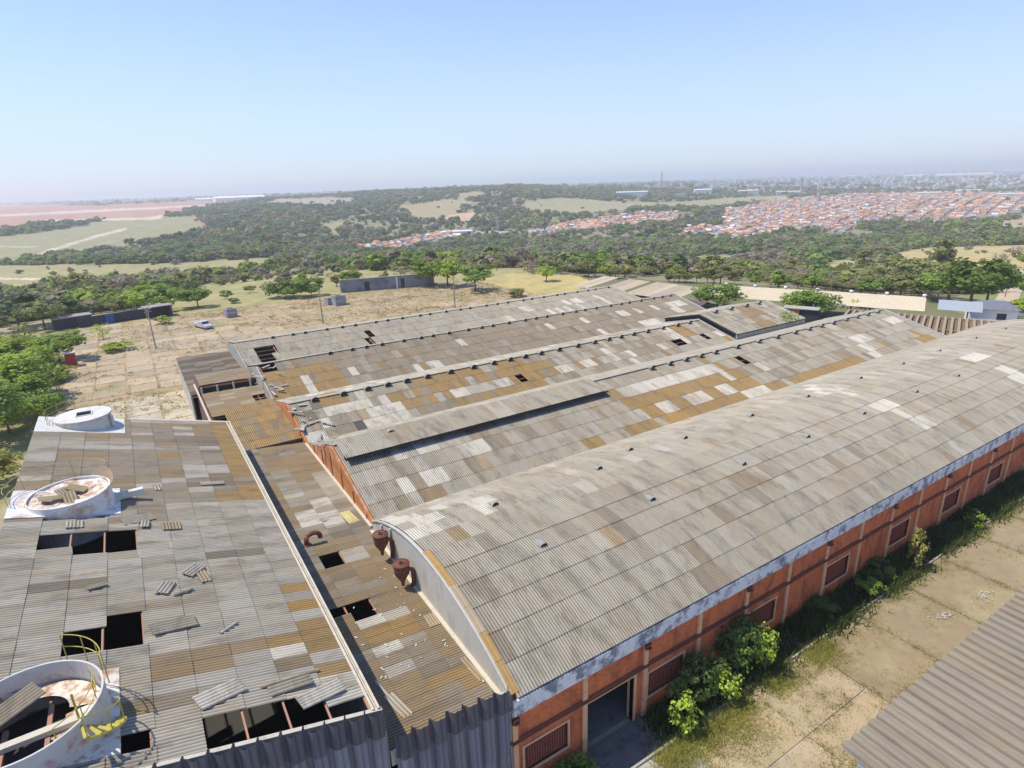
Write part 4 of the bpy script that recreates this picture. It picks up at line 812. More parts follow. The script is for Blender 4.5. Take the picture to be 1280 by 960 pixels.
b = MB(); b.box(3.9, 4.1, 92, 112.7, G0, 3.85); b.box(3.9, 12, 112.5, 112.7, G0, 3.75); obj('wall', b, M_plaster, BE)
# splintered timbers / debris at the gable ends (one tangle each)
def tangle(x0, x1, y0, y1, zf, n, sd, lab):
    b = MB(); r = random.Random(sd)
    for _ in range(n):
        x = r.uniform(x0, x1); y = r.uniform(y0, y1); z = zf(y) + r.uniform(.15, .35); a = r.uniform(0, 6.28); l = r.uniform(.5, 1.5)
        b.bar((x, y, z), (x + l * math.cos(a), y + l * math.sin(a), z + r.uniform(-.15, .15)), r.uniform(.06, .4), .03)
    setp(obj('roof_debris', b, mat('debris ' + str(sd), (.40, .37, .32) if sd % 2 else (.28, .26, .22), coord='World', scale=2, var=.35)), label=lab, cat='debris', kind='stuff')
tangle(12.0, 15.5, 60.5, 66.5, lambda y: 5.3 + (y - 59.6) * .266, 16, 1, 'broken sheets and timbers on the torn front corner of the ochre-banded warehouse')
tangle(12.0, 13.6, 47.5, 57.5, lambda y: 8.4 - abs(y - 50) * .33, 12, 2, 'grey splinters along the front gable of the patched warehouse')
tangle(11, 14, 76, 84, lambda y: 5.5 + (y - 75.2) * .24, 12, 3, 'broken sheets where the small bays meet the brown-grey warehouse')
b = MB()
for y in np.arange(41.5, 59, 3.0): b.box(11.93, 11.978, y - .09, y + .09, 5.4, 5.6 + (9.6 - abs(y - 50)) * .24)
obj('pillar', b, mat('dark red pillar', (.25, .08, .05), coord='World'), W4)
b = MB(); b.box(11.75, 11.97, 40.2, 59.5, 5.33, 5.52); obj('flashing', b, M_cream, W4)
# ================================================================== low big-wave roof at lower right
BF = building('low_shed', 'low shed at the lower right corner with a big-wave corrugated roof and white wall', 'building')
b = MB(); b.box(24.0, 60, 9.3, 9.5, G0, 4.8); b.box(24.0, 24.2, -8, 9.3, G0, 4.75); obj('wall', b, M_white, BF)
b = MB(); b.box(23.95, 23.99, -8, 9.45, 4.2, 4.42); b.box(23.95, 23.99, 8.6, 8.75, G0, 4.2); b.box(23.95, 23.99, 5.6, 5.72, G0, 4.2); obj('wall_frame', b, M_cream, BF)
prof = [(0, 0), (.07, .01), (.13, .18), (.22, .25), (.36, .265), (.5, .25), (.60, .17), (.66, .06), (.72, .12), (.80, .13), (.87, .02), (1.0, 0)]
fw = .715; b = MB(); n = len(prof); b.add([(p[0] * fw, -y, p[1] - .035 * y) for y in (0, 9.2) for p in prof], [(i + 1, i, n + i, n + i + 1) for i in range(n - 1)])
fme = b.mesh('roof_sheet'); fme.materials.append(mat('grey brown wave roof', src='object', coord='World', scale=1.4, var=.12, stretch=(1.5, .25, 1), stain=(.16, .13, .10), stain_amt=.4, stain_scale=1.2))
r = random.Random(3)
for i in range(52):
    k = jit((.27, .225, .165), r, .06)
    for j in range(2):
        obj('roof_sheet', fme, None, BF, Matrix.Translation((23.35 + fw * i, 10.0 - 9.1 * j, 4.95 - .32 * j - .02 * j)), k)
# ================================================================== concrete apron on the right
T_ = [(20.6 + 6.8 * i) for i in range(18)]
ap = MB(); ap.box(-30, 140, -40, 17.9, G0 - .3, G0 + .01); apo = setp(obj('apron', ap, M_conc), kind='structure')
r = random.Random(8)
_slab = {}
def slab(w, l):
    k = (round(w, 2), round(l, 2))
    if k not in _slab:
        b = MB(); b.box(-w / 2, w / 2, -l / 2, l / 2, -.06, .06); me = b.mesh('slab'); me.materials.append(M_slab); _slab[k] = me
    return _slab[k]
for i in range(-2, 20):
    x = 34.2 + 6.2 * i
    for j, (ya, yb) in enumerate(((13.9, 17.85), (10.0, 13.8), (5.6, 9.9))):
        if x > 34 and j == 1: continue
        if x > 34 and j == 0: ya = 10.0
        col = jit((.42, .32, .20) if x < 34 else (.285, .22, .135), r, .05)
        obj('slab', slab(6.12, yb - ya), None, apo, Matrix.Translation((x + 3.1, (ya + yb) / 2, G0 + .012 + r.uniform(-.01, .01))), col)
b = MB(); b.box(-30, 140, 17.9, 18.06, G0 - .1, G0 + .14); setp(obj('kerb', b, M_conc), kind='structure')
b = MB(); b.box(11, 124, 18.06, 20.3, G0 - .05, G0 + .05); setp(obj('planting_strip', b, mat('dark soil', (.07, .06, .045), coord='World', scale=1, var=.3)), kind='structure')
b = MB(); b.box(16.3, 20.9, 18.061, 20.3, G0 + .052, G0 + .08); setp(obj('door_slab', b, mat('dirty concrete', (.17, .155, .13), coord='World', scale=.9, var=.3, stain=(.08, .07, .05), stain_amt=.7, stain_scale=1.2)), kind='structure')
for (u, v, s) in [(1180, 770, .9), (1230, 745, .8)]:
    p = onz(u, v, G0 + .08); b = MB(); r = random.Random(int(u))
    for _ in range(40):
        a = r.uniform(0, 6.28); q = r.gauss(0, .5) * s; x = p[0] + q * 1.6 * math.cos(a); y = p[1] + q * math.sin(a); k = r.uniform(.03, .09)
        b.prism([(x - k, y, p[2]), (x + k * .4, y - k, p[2]), (x + k, y + k * .5, p[2]), (x, y + k, p[2])], (0, 0, r.uniform(.03, .12)))
    setp(obj('rubble', b, mat('white rubble %d' % u, (.47, .43, .35), coord='World')), label='pile of pale rubble on the concrete apron, %s one' % ('nearer' if u < 1200 else 'farther'), cat='debris', kind='stuff')
# ================================================================== slabs of the derelict yard
yb_ = MB(); yb_.box(-14, 100, 113.6, 186, G0 - .3, G0 + .012); yard = setp(obj('yard', yb_, mat('yard earth', (.41, .295, .165), coord='World', scale=.25, var=.25, fine=.25, stain=(.23, .21, .09), stain_amt=.75, stain_scale=.22, stain_lo=.46)), kind='structure')
b2 = MB(); b2.box(-14, 4.4, 62, 113.5, G0 - .3, G0 + .012); yard2 = setp(obj('yard', b2, bpy.data.materials['yard earth']), kind='structure')
r = random.Random(5); cnt = 0
for i in range(24):
    for j in range(15):
        x = -13.5 + 4.7 * i; y = 114.2 + 4.7 * j
        if x > 4 + 1 and y > 165 + r.uniform(-8, 8): continue
        if x > 30 + r.uniform(-10, 10) and r.random() < .8: continue
        if y > 150 and r.random() < .3: continue
        if r.random() < .07 or cnt > 238: continue
        cnt += 1; s = slab(4.5 - .1 * r.randint(0, 2), 4.5)
        obj('slab', s, None, yard, Matrix.Translation((x + 2.3, y + 2.3, G0 - .02 + r.uniform(-.01, .03))) @ Matrix.Rotation(r.gauss(0, .006), 4, 'Z'), jit((.42, .32, .205), r, .16))
for i in range(4):
    for j in range(10):
        if r.random() < .1: continue
        obj('slab', slab(4.4, 4.5), None, yard2, Matrix.Translation((-11.6 + 4.7 * i, 65 + 4.8 * j, G0 - .02 + r.uniform(-.01, .03))), jit((.46, .39, .285), r, .14))
# ================================================================== weeds
def tufts(name, pts, cols, h, n=7, lab='', cat='grass', wd=.03, spread=.12):
    V = []; C = []; r = np.random.default_rng(len(pts) + 5)
    for (x, y, z), c, hh in zip(pts, cols, h):
        for _ in range(n):
            a = r.uniform(0, 6.28); o = r.normal(0, spread * hh * 2, 2); L = hh * r.uniform(.5, 1.2); w = wd * (1 + hh); t = r.normal(0, .35, 2) * hh
            p = np.array([x + o[0], y + o[1], z]); d = np.array([math.cos(a), math.sin(a), 0]) * w
            V += [p - d, p + d, p + np.array([t[0], t[1], L])]; k = r.uniform(.75, 1.25); C += [np.array(c) * k] * 3
    V = np.array(V); Q = np.arange(len(V)).reshape(-1, 3); me = np_mesh(name, V, Q, np.array(C))
    return setp(obj(name, me, M_leaf_t), label=lab, cat=cat, kind='stuff')
rg = np.random.default_rng(21); pts = []; cols = []; hs = []
GC = [(.34, .33, .09), (.42, .38, .13), (.22, .27, .06), (.50, .42, .20)]
while len(pts) < 5200:
    x = rg.uniform(19, 95); y = rg.uniform(9.8, 17.9)
    f = math.sin(x * .9 + 2 * math.sin(y * .7)) + math.sin(y * 1.9 + x * .4)
    dj = abs((x - 34.2 + 3.1) % 6.2 - 3.1)
    dens = (.9 if x < 34 else .10) * (1 if f > .2 else .12) * (1.3 if y > 15.5 or y < 12 else .5) + (.5 if dj < .25 else 0) + (.55 if 16.9 < y and f > 0 else 0) + (.9 if 33 < x < 40 and y < 12.5 else 0)
    if rg.random() < dens: pts.append((x, y, G0 + .06)); k = rg.choice(4, p=[.35, .3, .2, .15]); cols.append(GC[k]); hs.append(rg.uniform(.07, .22))
while len(pts) < 7200:
    x = rg.uniform(19.5, 36); y = 17.85 - abs(rg.normal(0, .8))
    if math.sin(x * 1.3) + math.sin(x * .53 + 1) > -.5: pts.append((x, y, G0 + .06)); cols.append([(.46, .44, .10), (.36, .38, .08), (.52, .46, .16)][rg.choice(3)]); hs.append(rg.uniform(.12, .34))
tufts('dry_grass', pts, cols, hs, 13, 'yellow-green grass growing on the cracked concrete apron', wd=.014, spread=.55)
pts = []; cols = []; hs = []
while len(pts) < 6500:
    x = rg.uniform(-14, 100); y = rg.uniform(62, 186)
    if y < 113.5 and x > 4: continue
    jx = abs((x + 13.5 + 2.35) % 4.7 - 2.35); jy = abs((y - 114.2 + 2.35) % 4.7 - 2.35)
    f = math.sin(x * .21 + 2 * math.sin(y * .13)) + math.sin(y * .31 + x * .1)
    if rg.random() < ((.8 if f > -.3 else .25) if min(jx, jy) < .25 else .07 + (.5 if f > .8 else 0) + (.12 if x > 40 else 0)): pts.append((x, y, G0 + .03)); cols.append([(.42, .34, .16), (.46, .37, .2), (.26, .28, .08), (.36, .26, .14)][rg.choice(4)]); hs.append(rg.uniform(.1, .4))
tufts('yard_weeds', pts, cols, hs, 9, 'dry tufts growing in the joints of the derelict yard', wd=.035, spread=.4)
pts = []; cols = []; hs = []
while len(pts) < 9000:
    x = 11 + rg.uniform(0, 1) ** .8 * 100; y = rg.uniform(18.15, 20.1)
    if 16 < x < 21.2: continue
    if rg.random() < .5 + .5 * math.sin(x * .7 + y): pts.append((x, y, G0 + .04)); cols.append([(.075, .12, .025), (.10, .15, .03), (.16, .16, .07), (.05, .09, .02)][rg.choice(4)]); hs.append(rg.uniform(.25, .85))
tufts('ground_weeds', pts, cols, hs, 8, 'dark weeds filling the shaded strip along the brick wall', 'weeds', wd=.035, spread=.35)
# ================================================================== foliage
def crown_arrays(seed, n_cl, n_leaf, size, shape='round', flat=.75, gap=.0):
    r = np.random.default_rng(seed); P = []
    for k in range(n_cl):
        while True:
            p = r.uniform(-1, 1, 3); d = np.linalg.norm(p)
            if .35 < d < 1: break
        p = p / d * r.uniform(.55, .95)
        if shape == 'flat': p[2] = p[2] * .7 if p[2] > 0 else p[2] * .35
        elif shape == 'tall': p[:2] *= .6
        else: p[2] = p[2] * .8 if p[2] > 0 else p[2] * .65
        cs = r.uniform(.18, .36)
        q = r.normal(0, 1, (n_leaf, 3)); q /= np.linalg.norm(q, axis=1)[:, None]; q *= (r.uniform(.35, 1, n_leaf) ** .5)[:, None] * cs; q[:, 2] *= flat
        P.append(p + q)
    P = np.concatenate(P); n = len(P)
    N = P / np.linalg.norm(P, axis=1)[:, None] + r.normal(0, .55, (n, 3)) + np.array([0, 0, .35]); N /= np.linalg.norm(N, axis=1)[:, None]
    T = np.cross(N, r.normal(0, 1, (n, 3))); T /= np.linalg.norm(T, axis=1)[:, None]; B = np.cross(N, T)
    s = (size * r.uniform(.6, 1.3, n))[:, None]
    V = np.stack([P - T * s - B * s * .7, P + T * s - B * s * .7, P + T * s * .6 + B * s, P - T * s * .6 + B * s], 1).reshape(-1, 3)
    return V, np.arange(4 * n).reshape(-1, 4)
CR = {}
def crown(kind, i):
    k = (kind, i)
    if k not in CR:
        if kind == 'near': V, Q = crown_arrays(100 + i, 44, 75, .042, flat=.8)
        elif kind == 'round': V, Q = crown_arrays(200 + i, 34, 52, .06)
        elif kind == 'flat': V, Q = crown_arrays(300 + i, 24, 36, .085, 'flat')
        elif kind == 'tall': V, Q = crown_arrays(400 + i, 24, 34, .085, 'tall')
        elif kind == 'airy': V, Q = crown_arrays(500 + i, 15, 22, .055)
        elif kind == 'big': V, Q = crown_arrays(600 + i, 20, 16, .15)
        me = np_mesh('crown', V, Q); me.materials.append(M_leaf); CR[k] = me
    return CR[k]
TK = {}
def trunk_me(i, n_limb=6):
    if i not in TK:
        r = random.Random(i); b = MB(); fork = r.uniform(.32, .45)
        b.tube([(0, 0, -.04), (r.uniform(-.02, .02), 0, fork * .6), (r.uniform(-.03, .03), r.uniform(-.03, .03), fork)], [.045, .032, .026], 7)
        for k in range(n_limb):
            a = 6.28 * k / n_limb + r.uniform(-.4, .4); q = r.uniform(.18, .34)
            b.tube([(0, 0, fork * .95), (q * .5 * math.cos(a), q * .5 * math.sin(a), fork + .14), (q * math.cos(a), q * math.sin(a), fork + r.uniform(.26, .42))], [.02, .013, .005], 5)
        TK[i] = b.mesh('trunk', True); TK[i].materials.append(M_bark)
    return TK[i]
TONE = {'bright': (.33, .42, .06), 'mid': (.23, .33, .06), 'dark': (.15, .225, .055), 'olive': (.29, .295, .10), 'grey': (.34, .285, .19), 'yellow': (.44, .42, .11), 'lime': (.46, .60, .08), 'blue': (.17, .215, .125), 'bare': (.34, .28, .21)}
def tree(P, H, Wd, tone, kind='round', var=0, label='', cat='tree', group=None, bush=False, name='tree', rot=None):
    r = random.Random(hash((round(P[0]), round(P[1]))) & 0xffff)
    T = empty(name, tuple(P), rz=r.uniform(0, 6.28) if rot is None else rot, label=label, cat=cat, group=group)
    ch = H * (.92 if bush else .74); cz = P[2] + H - ch / 2
    M0 = WM[T.name]
    Mt = M0 @ Matrix.Diagonal((H * .8, H * .8, H, 1)); o = bpy.data.objects.new('trunk', trunk_me(var % 4)); COL.objects.link(o); o.parent = T; o.matrix_local = Matrix.Diagonal((H * (.45 if bush else .8), H * (.45 if bush else .8), H, 1))
    c = bpy.data.objects.new('crown', crown('round' if kind == 'dome' else kind, var % (4 if kind != 'near' else 3))); c.color = (*jit(TONE[tone], r, .1), 1); COL.objects.link(c); c.parent = T
    c.matrix_local = Matrix.Translation((0, 0, cz - P[2])) @ Matrix.Diagonal((Wd / 2 * 1.12, Wd / 2 * 1.12, ch / 2 * 1.12, 1))
    return T
def tpx(u, v, H, Wd, tone, kind='round', label='', **k):
    P = hit(u, v) if k.pop('terrain', True) else onz(u, v, G0); P = P - np.array([0, 0, .05])
    return tree(P, H, Wd, tone, kind, k.pop('var', int(u + v) % 4), label, **k)
LT = [(-30, 520, 9, 13, 'bright', 'near', 'bright tree cut by the left edge, beside the biggest bright one'), (22, 470, 7, 10, 'bright', 'near', 'bright green tree just behind the dense one beside the awning'),
      (38, 478, 6.5, 9, 'bright', 'near', 'bright green tree between the red brick box and the big left-edge tree'), (58, 522, 4, 6, 'mid', 'near', 'low dark green bush just behind the farthest white tank'), (-12, 470, 8, 12, 'bright', 'near', 'bright tree at the left edge behind the biggest bright one'), (28, 516, 6, 9, 'mid', 'near', 'green tree in front of the biggest bright left-edge tree'),
      (15, 505, 8.5, 12, 'bright', 'near', 'big bright green tree at the left edge of the photo, above the white tanks'),
      (48, 500, 5.5, 7, 'mid', 'near', 'dense green tree right beside the white awning'), (-25, 560, 9, 12, 'mid', 'near', 'broad dark tree cut by the left edge, level with the tanks'),
      (12, 542, 5, 7.5, 'bright', 'near', 'low bright bush-like tree nearest the farthest tank'), (-5, 610, 4.5, 6, 'yellow', 'near', 'yellow-green bush at the left edge beside the middle tank'),
      (75, 452, 6.5, 11, 'mid', 'round', 'wide green tree behind the red brick box'), (32, 437, 6.5, 6, 'olive', 'airy', 'thin leaning tree with visible trunk at far left'), (57, 412, 8, 9, 'olive', 'flat', 'tall open tree left of the dark low hut'),
      (8, 455, 6, 10, 'olive', 'round', 'olive tree at the left edge behind the big bright one'), (100, 404, 2.2, 4, 'bright', 'round', 'small bright bush in front of the dark low hut'),
      (105, 392, 7.5, 13, 'mid', 'dome', 'spreading green tree just behind the dark low hut'), (135, 388, 7, 12, 'bright', 'dome', 'spreading tree behind the blue bin'), (182, 386, 7.5, 13, 'bright', 'dome', 'spreading tree at the right end of the dark wall'),
      (215, 386, 7, 12, 'mid', 'dome', 'dense green tree right of the dark wall, middle of three'), (248, 384, 6, 8, 'mid', 'round', 'rightmost of the green trees along the yard edge'), (205, 405, 2.2, 4, 'bright', 'round', 'small green bush beside the dark wall end'),
      (130, 425, 4.2, 4, 'lime', 'airy', 'sparse lime-green sapling in the yard'), (148, 438, 2, 6, 'bright', 'flat', 'low green bush spreading on the yard slabs'), (70, 478, 3, 5, 'bright', 'round', 'bright bush in front of the red brick box'), (88, 472, 2.6, 4, 'yellow', 'airy', 'yellow-green bush right of the red brick box'),
      (348, 372, 6, 8, 'dark', 'dome', 'leftmost of the tight row of three dark green trees beside the yard'), (368, 372, 6.5, 9, 'mid', 'dome', 'middle of the tight row of three dark green trees beside the yard'), (390, 370, 6.5, 8, 'mid', 'dome', 'rightmost of the tight row of three dark green trees beside the yard'),
      (440, 360, 6.5, 7, 'mid', 'round', 'round green tree at the left end of the long grey wall'), (538, 358, 9.5, 11, 'mid', 'round', 'large green tree at the right end of the long grey wall'), (560, 358, 9, 11, 'bright', 'round', 'large green tree touching the one at the right end of the grey wall'), (594, 364, 8, 10, 'mid', 'round', 'round tree standing apart right of the large green pair'),
      (505, 347, 5, 9, 'olive', 'flat', 'low olive tree behind the long grey wall'), (645, 371, 2.8, 5, 'olive', 'round', 'grey-green bush alone on the yellow grass slope'), (284, 374, 3, 3.5, 'mid', 'round', 'small green bush above the concrete boxes'), (293, 379, 1.8, 3, 'dark', 'round', 'tiny dark bush above the concrete boxes'),
      (683, 352, 5.5, 6, 'lime', 'round', 'bright lime tree at the end of the yellow grass'), (415, 352, 4, 5, 'olive', 'airy', 'thin olive tree left of the round one by the grey wall'),
      (97, 378, 15, 19, 'olive', 'round', 'tall rounded tree rising above the left valley woods'), (155, 374, 12, 11, 'grey', 'round', 'greyish tall tree right of the tallest valley tree'), (60, 385, 8, 14, 'olive', 'round', 'grey-green tree below the tallest valley tree'),
      (24, 410, 9, 13, 'blue', 'round', 'bluish green tree at the left edge of the valley'), (210, 322, 12, 10, 'mid', 'tall', 'taller green tree in the belt below the hill field'), (240, 320, 14, 9, 'dark', 'tall', 'darkest tall tree in the belt below the hill field'),
      (1076, 350, 17, 13, 'olive', 'tall', 'tall slender tree standing in the dry field right of centre'), (1056, 345, 8, 9, 'dark', 'round', 'dark round bush at the foot of the tall slender tree'), (1108, 362, 14, 16, 'olive', 'round', 'broad olive tree right of the tall slender one'), (1172, 350, 20, 15, 'olive', 'tall', 'highest tree of the dry fields, tall and ragged'),
      (1150, 365, 13, 14, 'olive', 'round', 'ragged tree below the highest tree of the dry fields'), (1185, 366, 12, 15, 'olive', 'round', 'wide ragged tree right below the highest one'), (1212, 383, 12, 15, 'dark', 'round', 'dark green tree behind the gatehouse'), (1232, 383, 10, 9, 'mid', 'round', 'green tree at the right end of the hedge behind the gatehouse'), (1185, 376, 8, 12, 'mid', 'round', 'green tree behind the bluish metal roof'),
      (1252, 336, 9, 8, 'bare', 'airy', 'bare brownish tree on the yellow field'), (1128, 340, 8, 12, 'mid', 'round', 'green bush clump in the middle of the dry field'), (1283, 378, 7, 8, 'mid', 'round', 'green tree at the right edge beside the dirt track'), (1284, 402, 5, 7, 'bright', 'round', 'green bush at the right edge in front of the road'),
      (1272, 324, 9, 7, 'bare', 'airy', 'leafless tree near the right edge of the field'), (1252, 366, 6, 9, 'grey', 'airy', 'grey shrub above the dirt track')]
for (u, v, H, Wd, tone, kind, lab) in LT: tpx(u, v, H, Wd, tone, kind, lab, cat='bush' if 'bush' in lab else 'tree', name='bush' if 'bush' in lab else 'tree', bush=H < 5 or kind == 'dome')
tpx(896, 391, 7.6, 10.5, 'mid', 'near', terrain=False, label= 'round leafy tree between the warehouse ends and the cream barn')
tpx(1010, 404, 7.8, 11, 'mid', 'near', terrain=False, label='broad round tree in front of the cream barn')
tpx(1062, 398, 6, 7, 'lime', 'airy', terrain=False, label='sparse lime shrub with pale flowers in front of the cream barn', cat='shrub', name='shrub')
tpx(1085, 398, 6, 7, 'grey', 'airy', terrain=False, label='pinkish sparse shrub right of the lime one', cat='shrub', name='shrub')
tree((93.5, 60.3, 5.6), 2.8, 3.6, 'bright', 'airy', 1, 'small green sapling growing out of the roof valley', cat='sapling', name='sapling', bush=True)
# shrubs against the brick wall
LS2 = [(22.3, 18.1, 3.0, 2.2, 'lime', 'airy', 'bright large-leaved shrub just right of the doorway'), (24.6, 19.2, 3.6, 3.6, 'dark', 'round', 'dark shrub under the window right of the doorway'), (26.2, 18.1, 2.6, 2.2, 'lime', 'airy', 'sunlit shrub in the middle of the clump near the doorway'),
       (28.2, 18.9, 2.8, 2.6, 'mid', 'airy', 'yellowing shrub low in the clump near the doorway'), (29.4, 19.5, 4.2, 3.4, 'dark', 'round', 'tall dark shrub reaching up the brick wall'), (30.0, 18.2, 3.9, 1.7, 'lime', 'airy', 'tall thin sunlit stem right in the clump by the wall'),
       (43.5, 18.9, 1.5, 2, 'mid', 'round', 'small green bush half way along the brick wall'), (49.5, 18.3, 4.2, 1.7, 'yellow', 'airy', 'tall yellow-green shrub climbing the brick wall'), (60.5, 18.4, 1.7, 2.0, 'bright', 'airy', 'small bright bush toward the far end of the brick wall'), (38.3, 19.5, 1.4, 2, 'dark', 'round', 'dark bush under the fourth window'), (15.2, 19.2, 1.2, 2.4, 'mid', 'round', 'low weed clump left of the doorway'), (46.3, 19.4, 1.5, 2.4, 'dark', 'round', 'dark bush left of the tall yellow-green shrub')]
CL = {}
for i, (x, y, H, Wd, tone, kind, lab) in enumerate(LS2):
    T = empty('shrub', (x, y, G0), label=lab, cat='shrub')
    big = kind == 'airy'
    V, Q = crown_arrays(900 + i, 22 if big else 34, 20 if big else 70, .06 if big else .045, 'tall' if big else 'round')
    me = np_mesh('foliage', V, Q); me.materials.append(M_leaf); c = bpy.data.objects.new('foliage', me); c.color = (*TONE[tone], 1); COL.objects.link(c); c.parent = T
    c.matrix_local = Matrix.Translation((0, 0, H * .52)) @ Matrix.Diagonal((Wd / 2 * 1.25, min(Wd / 2, 1.1) * 1.2, H * .52, 1))
    b = MB(); r = random.Random(i)
    for k in range(6): a = r.uniform(0, 6.28); b.tube([(0, 0, 0), (.15 * math.cos(a), .15 * math.sin(a), H * .4), (.4 * math.cos(a), .4 * math.sin(a), H * .85)], [.04, .03, .012], 5)
    s = bpy.data.objects.new('stem', b.mesh('stem')); s.data.materials.append(M_bark); COL.objects.link(s); s.parent = T
# ---- scattered woodland: nearest ones individually, the rest as one mass of instances
rg = np.random.default_rng(77)
def scatter(n, d0, d1, az0, az1):
    D = np.sqrt(rg.uniform(d0 * d0, d1 * d1, n)); a = rg.uniform(az0, az1, n); x = D * np.sin(a); y = D * np.cos(a); z = tzv(x, y); u, v = projv(np.stack([x, y, z], -1)); return x, y, z, u, v, D
PTS = []
gpx, gpy, _q = onz(1236, 402, G0)
for (n, d0, d1) in ((900, 130, 215), (21000, 215, 900), (30000, 900, 2600), (9000, 2600, 7000)):
    x, y, z, u, v, D = scatter(n, d0, d1, math.radians(-22), math.radians(84))
    c = classify(u, v); kindm = np.array(['wood'] + [k for k, _, _ in LC])[c]
    nzv = np.sin(x / 37 + 2 * np.sin(y / 53)) + np.sin(y / 29 + 1.4 * np.sin(x / 61))
    p = np.select([kindm == 'wood', kindm == 'farwood', kindm == 'far', kindm == 'sparse', kindm == 'grass', kindm == 'town'], [np.where(nzv > -1.0, .88, .2), .95, .38, np.where(nzv > .6, .30, .06), .018, .05], 0.0)
    def seg_d(ax, ay, bx, by):
        t = np.clip(((x - ax) * (bx - ax) + (y - ay) * (by - ay)) / ((bx - ax) ** 2 + (by - ay) ** 2), 0, 1); return np.hypot(x - ax - t * (bx - ax), y - ay - t * (by - ay))
    block_ = ((x < 104) & (x > -30) & (y < 205)) | (seg_d(122, 100.6, 140.5, 59.9) < 11) | (seg_d(115.5, 133.5, 120, 101) < 13) | (seg_d(110, 110, 128, 40) < 17) | (seg_d(141.8, 58, 144.6, 51.2) < 9) | ((D < 215) & (D < 150 + .0 * x)) | (np.hypot(x - gpx, y - gpy) < 16)
    p = np.where(block_, 0, p); p = np.where(D < 215, np.where((u > 735) & (v < 347 + (u - 740) * .062) & (u < 1215), .9, 0), p)
    p = np.where(inpoly(u, v, [(1236, 400), (1246, 372), (1262, 355), (1290, 330), (1320, 335), (1290, 372), (1290, 405)]), 0, p)
    k = rg.random(n) < p
    for i in np.nonzero(k)[0]: PTS.append((x[i], y[i], z[i], D[i], u[i], v[i], nzv[i], kindm[i]))
PTS.sort(key=lambda t: t[3])
def tone_for(u, v, nz_, r):
    # brown-grey leafless belt in mid right, greener low down, darker hill at left
    if u < 640 and v < 330: w = [('blue', .34), ('dark', .26), ('grey', .16), ('olive', .14), ('mid', .10)]
    elif 640 <= u and 310 < v <= 345: w = [('olive', .34), ('grey', .36), ('mid', .12), ('bright', .02), ('dark', .16)]
    elif v > 345 and u > 560: w = [('bright', .05), ('mid', .20), ('olive', .50), ('yellow', .05), ('grey', .20)]
    else: w = [('mid', .22), ('olive', .34), ('dark', .2), ('grey', .2), ('bright', .04)]
    if nz_ > 1.0: w = [('grey', .55), ('olive', .3), ('mid', .15)]
    q = r.random()
    for k, p in w:
        if q < p: return k
        q -= p
    return 'mid'
rt = random.Random(4); nind = 0; rest = []
SHP = {'round': 'rounded', 'flat': 'flat-topped', 'tall': 'slim', 'airy': 'thin-crowned'}
LMK = [(40, 'at the far left edge'), (90, 'behind the tallest valley tree'), (150, 'above the dark hut'), (215, 'above the dark wall'), (300, 'above the pickup wreck'), (380, 'above the three dark yard trees'), (450, 'left of the long grey wall'), (530, 'above the long grey wall'), (610, 'above the large green pair'), (690, 'above the yellow grass slope'), (740, 'left of the derelict shed'), (800, 'above the derelict shed'), (870, 'at the right end of the derelict shed'),
       (920, 'above the left end of the cream barn'), (970, 'above the cream barn, left of centre'), (1020, 'above the middle of the cream barn'), (1070, 'near the tall slender field tree'), (1120, 'right of the tall slender field tree'), (1170, 'above the right end of the cream barn'), (1230, 'behind the bluish metal shed'), (9999, 'near the right edge')]
wl = {'bright': 'bright green', 'mid': 'green', 'dark': 'dark green', 'olive': 'olive', 'grey': 'greyish leafless', 'yellow': 'yellow-green', 'blue': 'bluish green'}
for (x, y, z, D, u, v, nz_, km) in PTS:
    tn = tone_for(u, v, nz_, rt)
    if nind < 200 and -10 < u < 1290 and v > 240 and D < 560 and km in ('wood', 'sparse', 'grass'):
        H = rt.uniform(3, 6.5) if km == 'wood' else rt.uniform(2.5, 5); place_ = 'in the wood beyond the warehouses' if u > 610 else 'in the valley beyond the yard'
        kd_ = rt.choice(['round', 'round', 'flat', 'tall']) if tn != 'grey' else 'airy'
        land = next(n_ for lim, n_ in LMK if u < lim); dep = 'in the front row' if D < 300 else 'a little farther back' if D < 400 else 'deep in the trees'
        tree((x, y, z - .1), H, H * rt.uniform(.95, 1.5), tn, kd_, rt.randint(0, 3), '%s %s tree %s, %s' % (SHP[kd_], wl[tn], land, dep), group='trees %s' % place_); nind += 1
    elif D > 60: rest.append((x, y, z, D, u, v, tn, km))
VP = np.array([(t[0], t[1], t[2]) for t in rest]); pm = bpy.data.meshes.new('woodland'); pm.vertices.add(len(VP)); pm.vertices.foreach_set('co', VP.astype(np.float32).ravel())
sc_ = []; tn_ = []; ix_ = []; rz_ = []
for t in rest:
    D = t[3]; g = 1.0 if D < 900 else 1.25 if D < 2600 else 2.0
    H = rt.choice([rt.uniform(3, 6), rt.uniform(4.5, 8), rt.uniform(7, 12)]) * g * (.6 if t[7] in ('grass', 'town', 'sparse') else 1); w = H * rt.uniform(.45, .85)
    sc_ += [w, w, H * .5]; tn_ += [*jit(TONE[t[6]], rt, .18), 1]; ix_.append(rt.randint(0, 5)); rz_.append(rt.uniform(0, 6.28))
a = pm.attributes.new('sc', 'FLOAT_VECTOR', 'POINT'); a.data.foreach_set('vector', np.array(sc_, np.float32))
a = pm.attributes.new('tone', 'FLOAT_COLOR', 'POINT'); a.data.foreach_set('color', np.array(tn_, np.float32))
a = pm.attributes.new('ix', 'INT', 'POINT'); a.data.foreach_set('value', np.array(ix_, np.int32))
a = pm.attributes.new('rz', 'FLOAT', 'POINT'); a.data.foreach_set('value', np.array(rz_, np.float32))
src = bpy.data.collections.new('tree_forms')
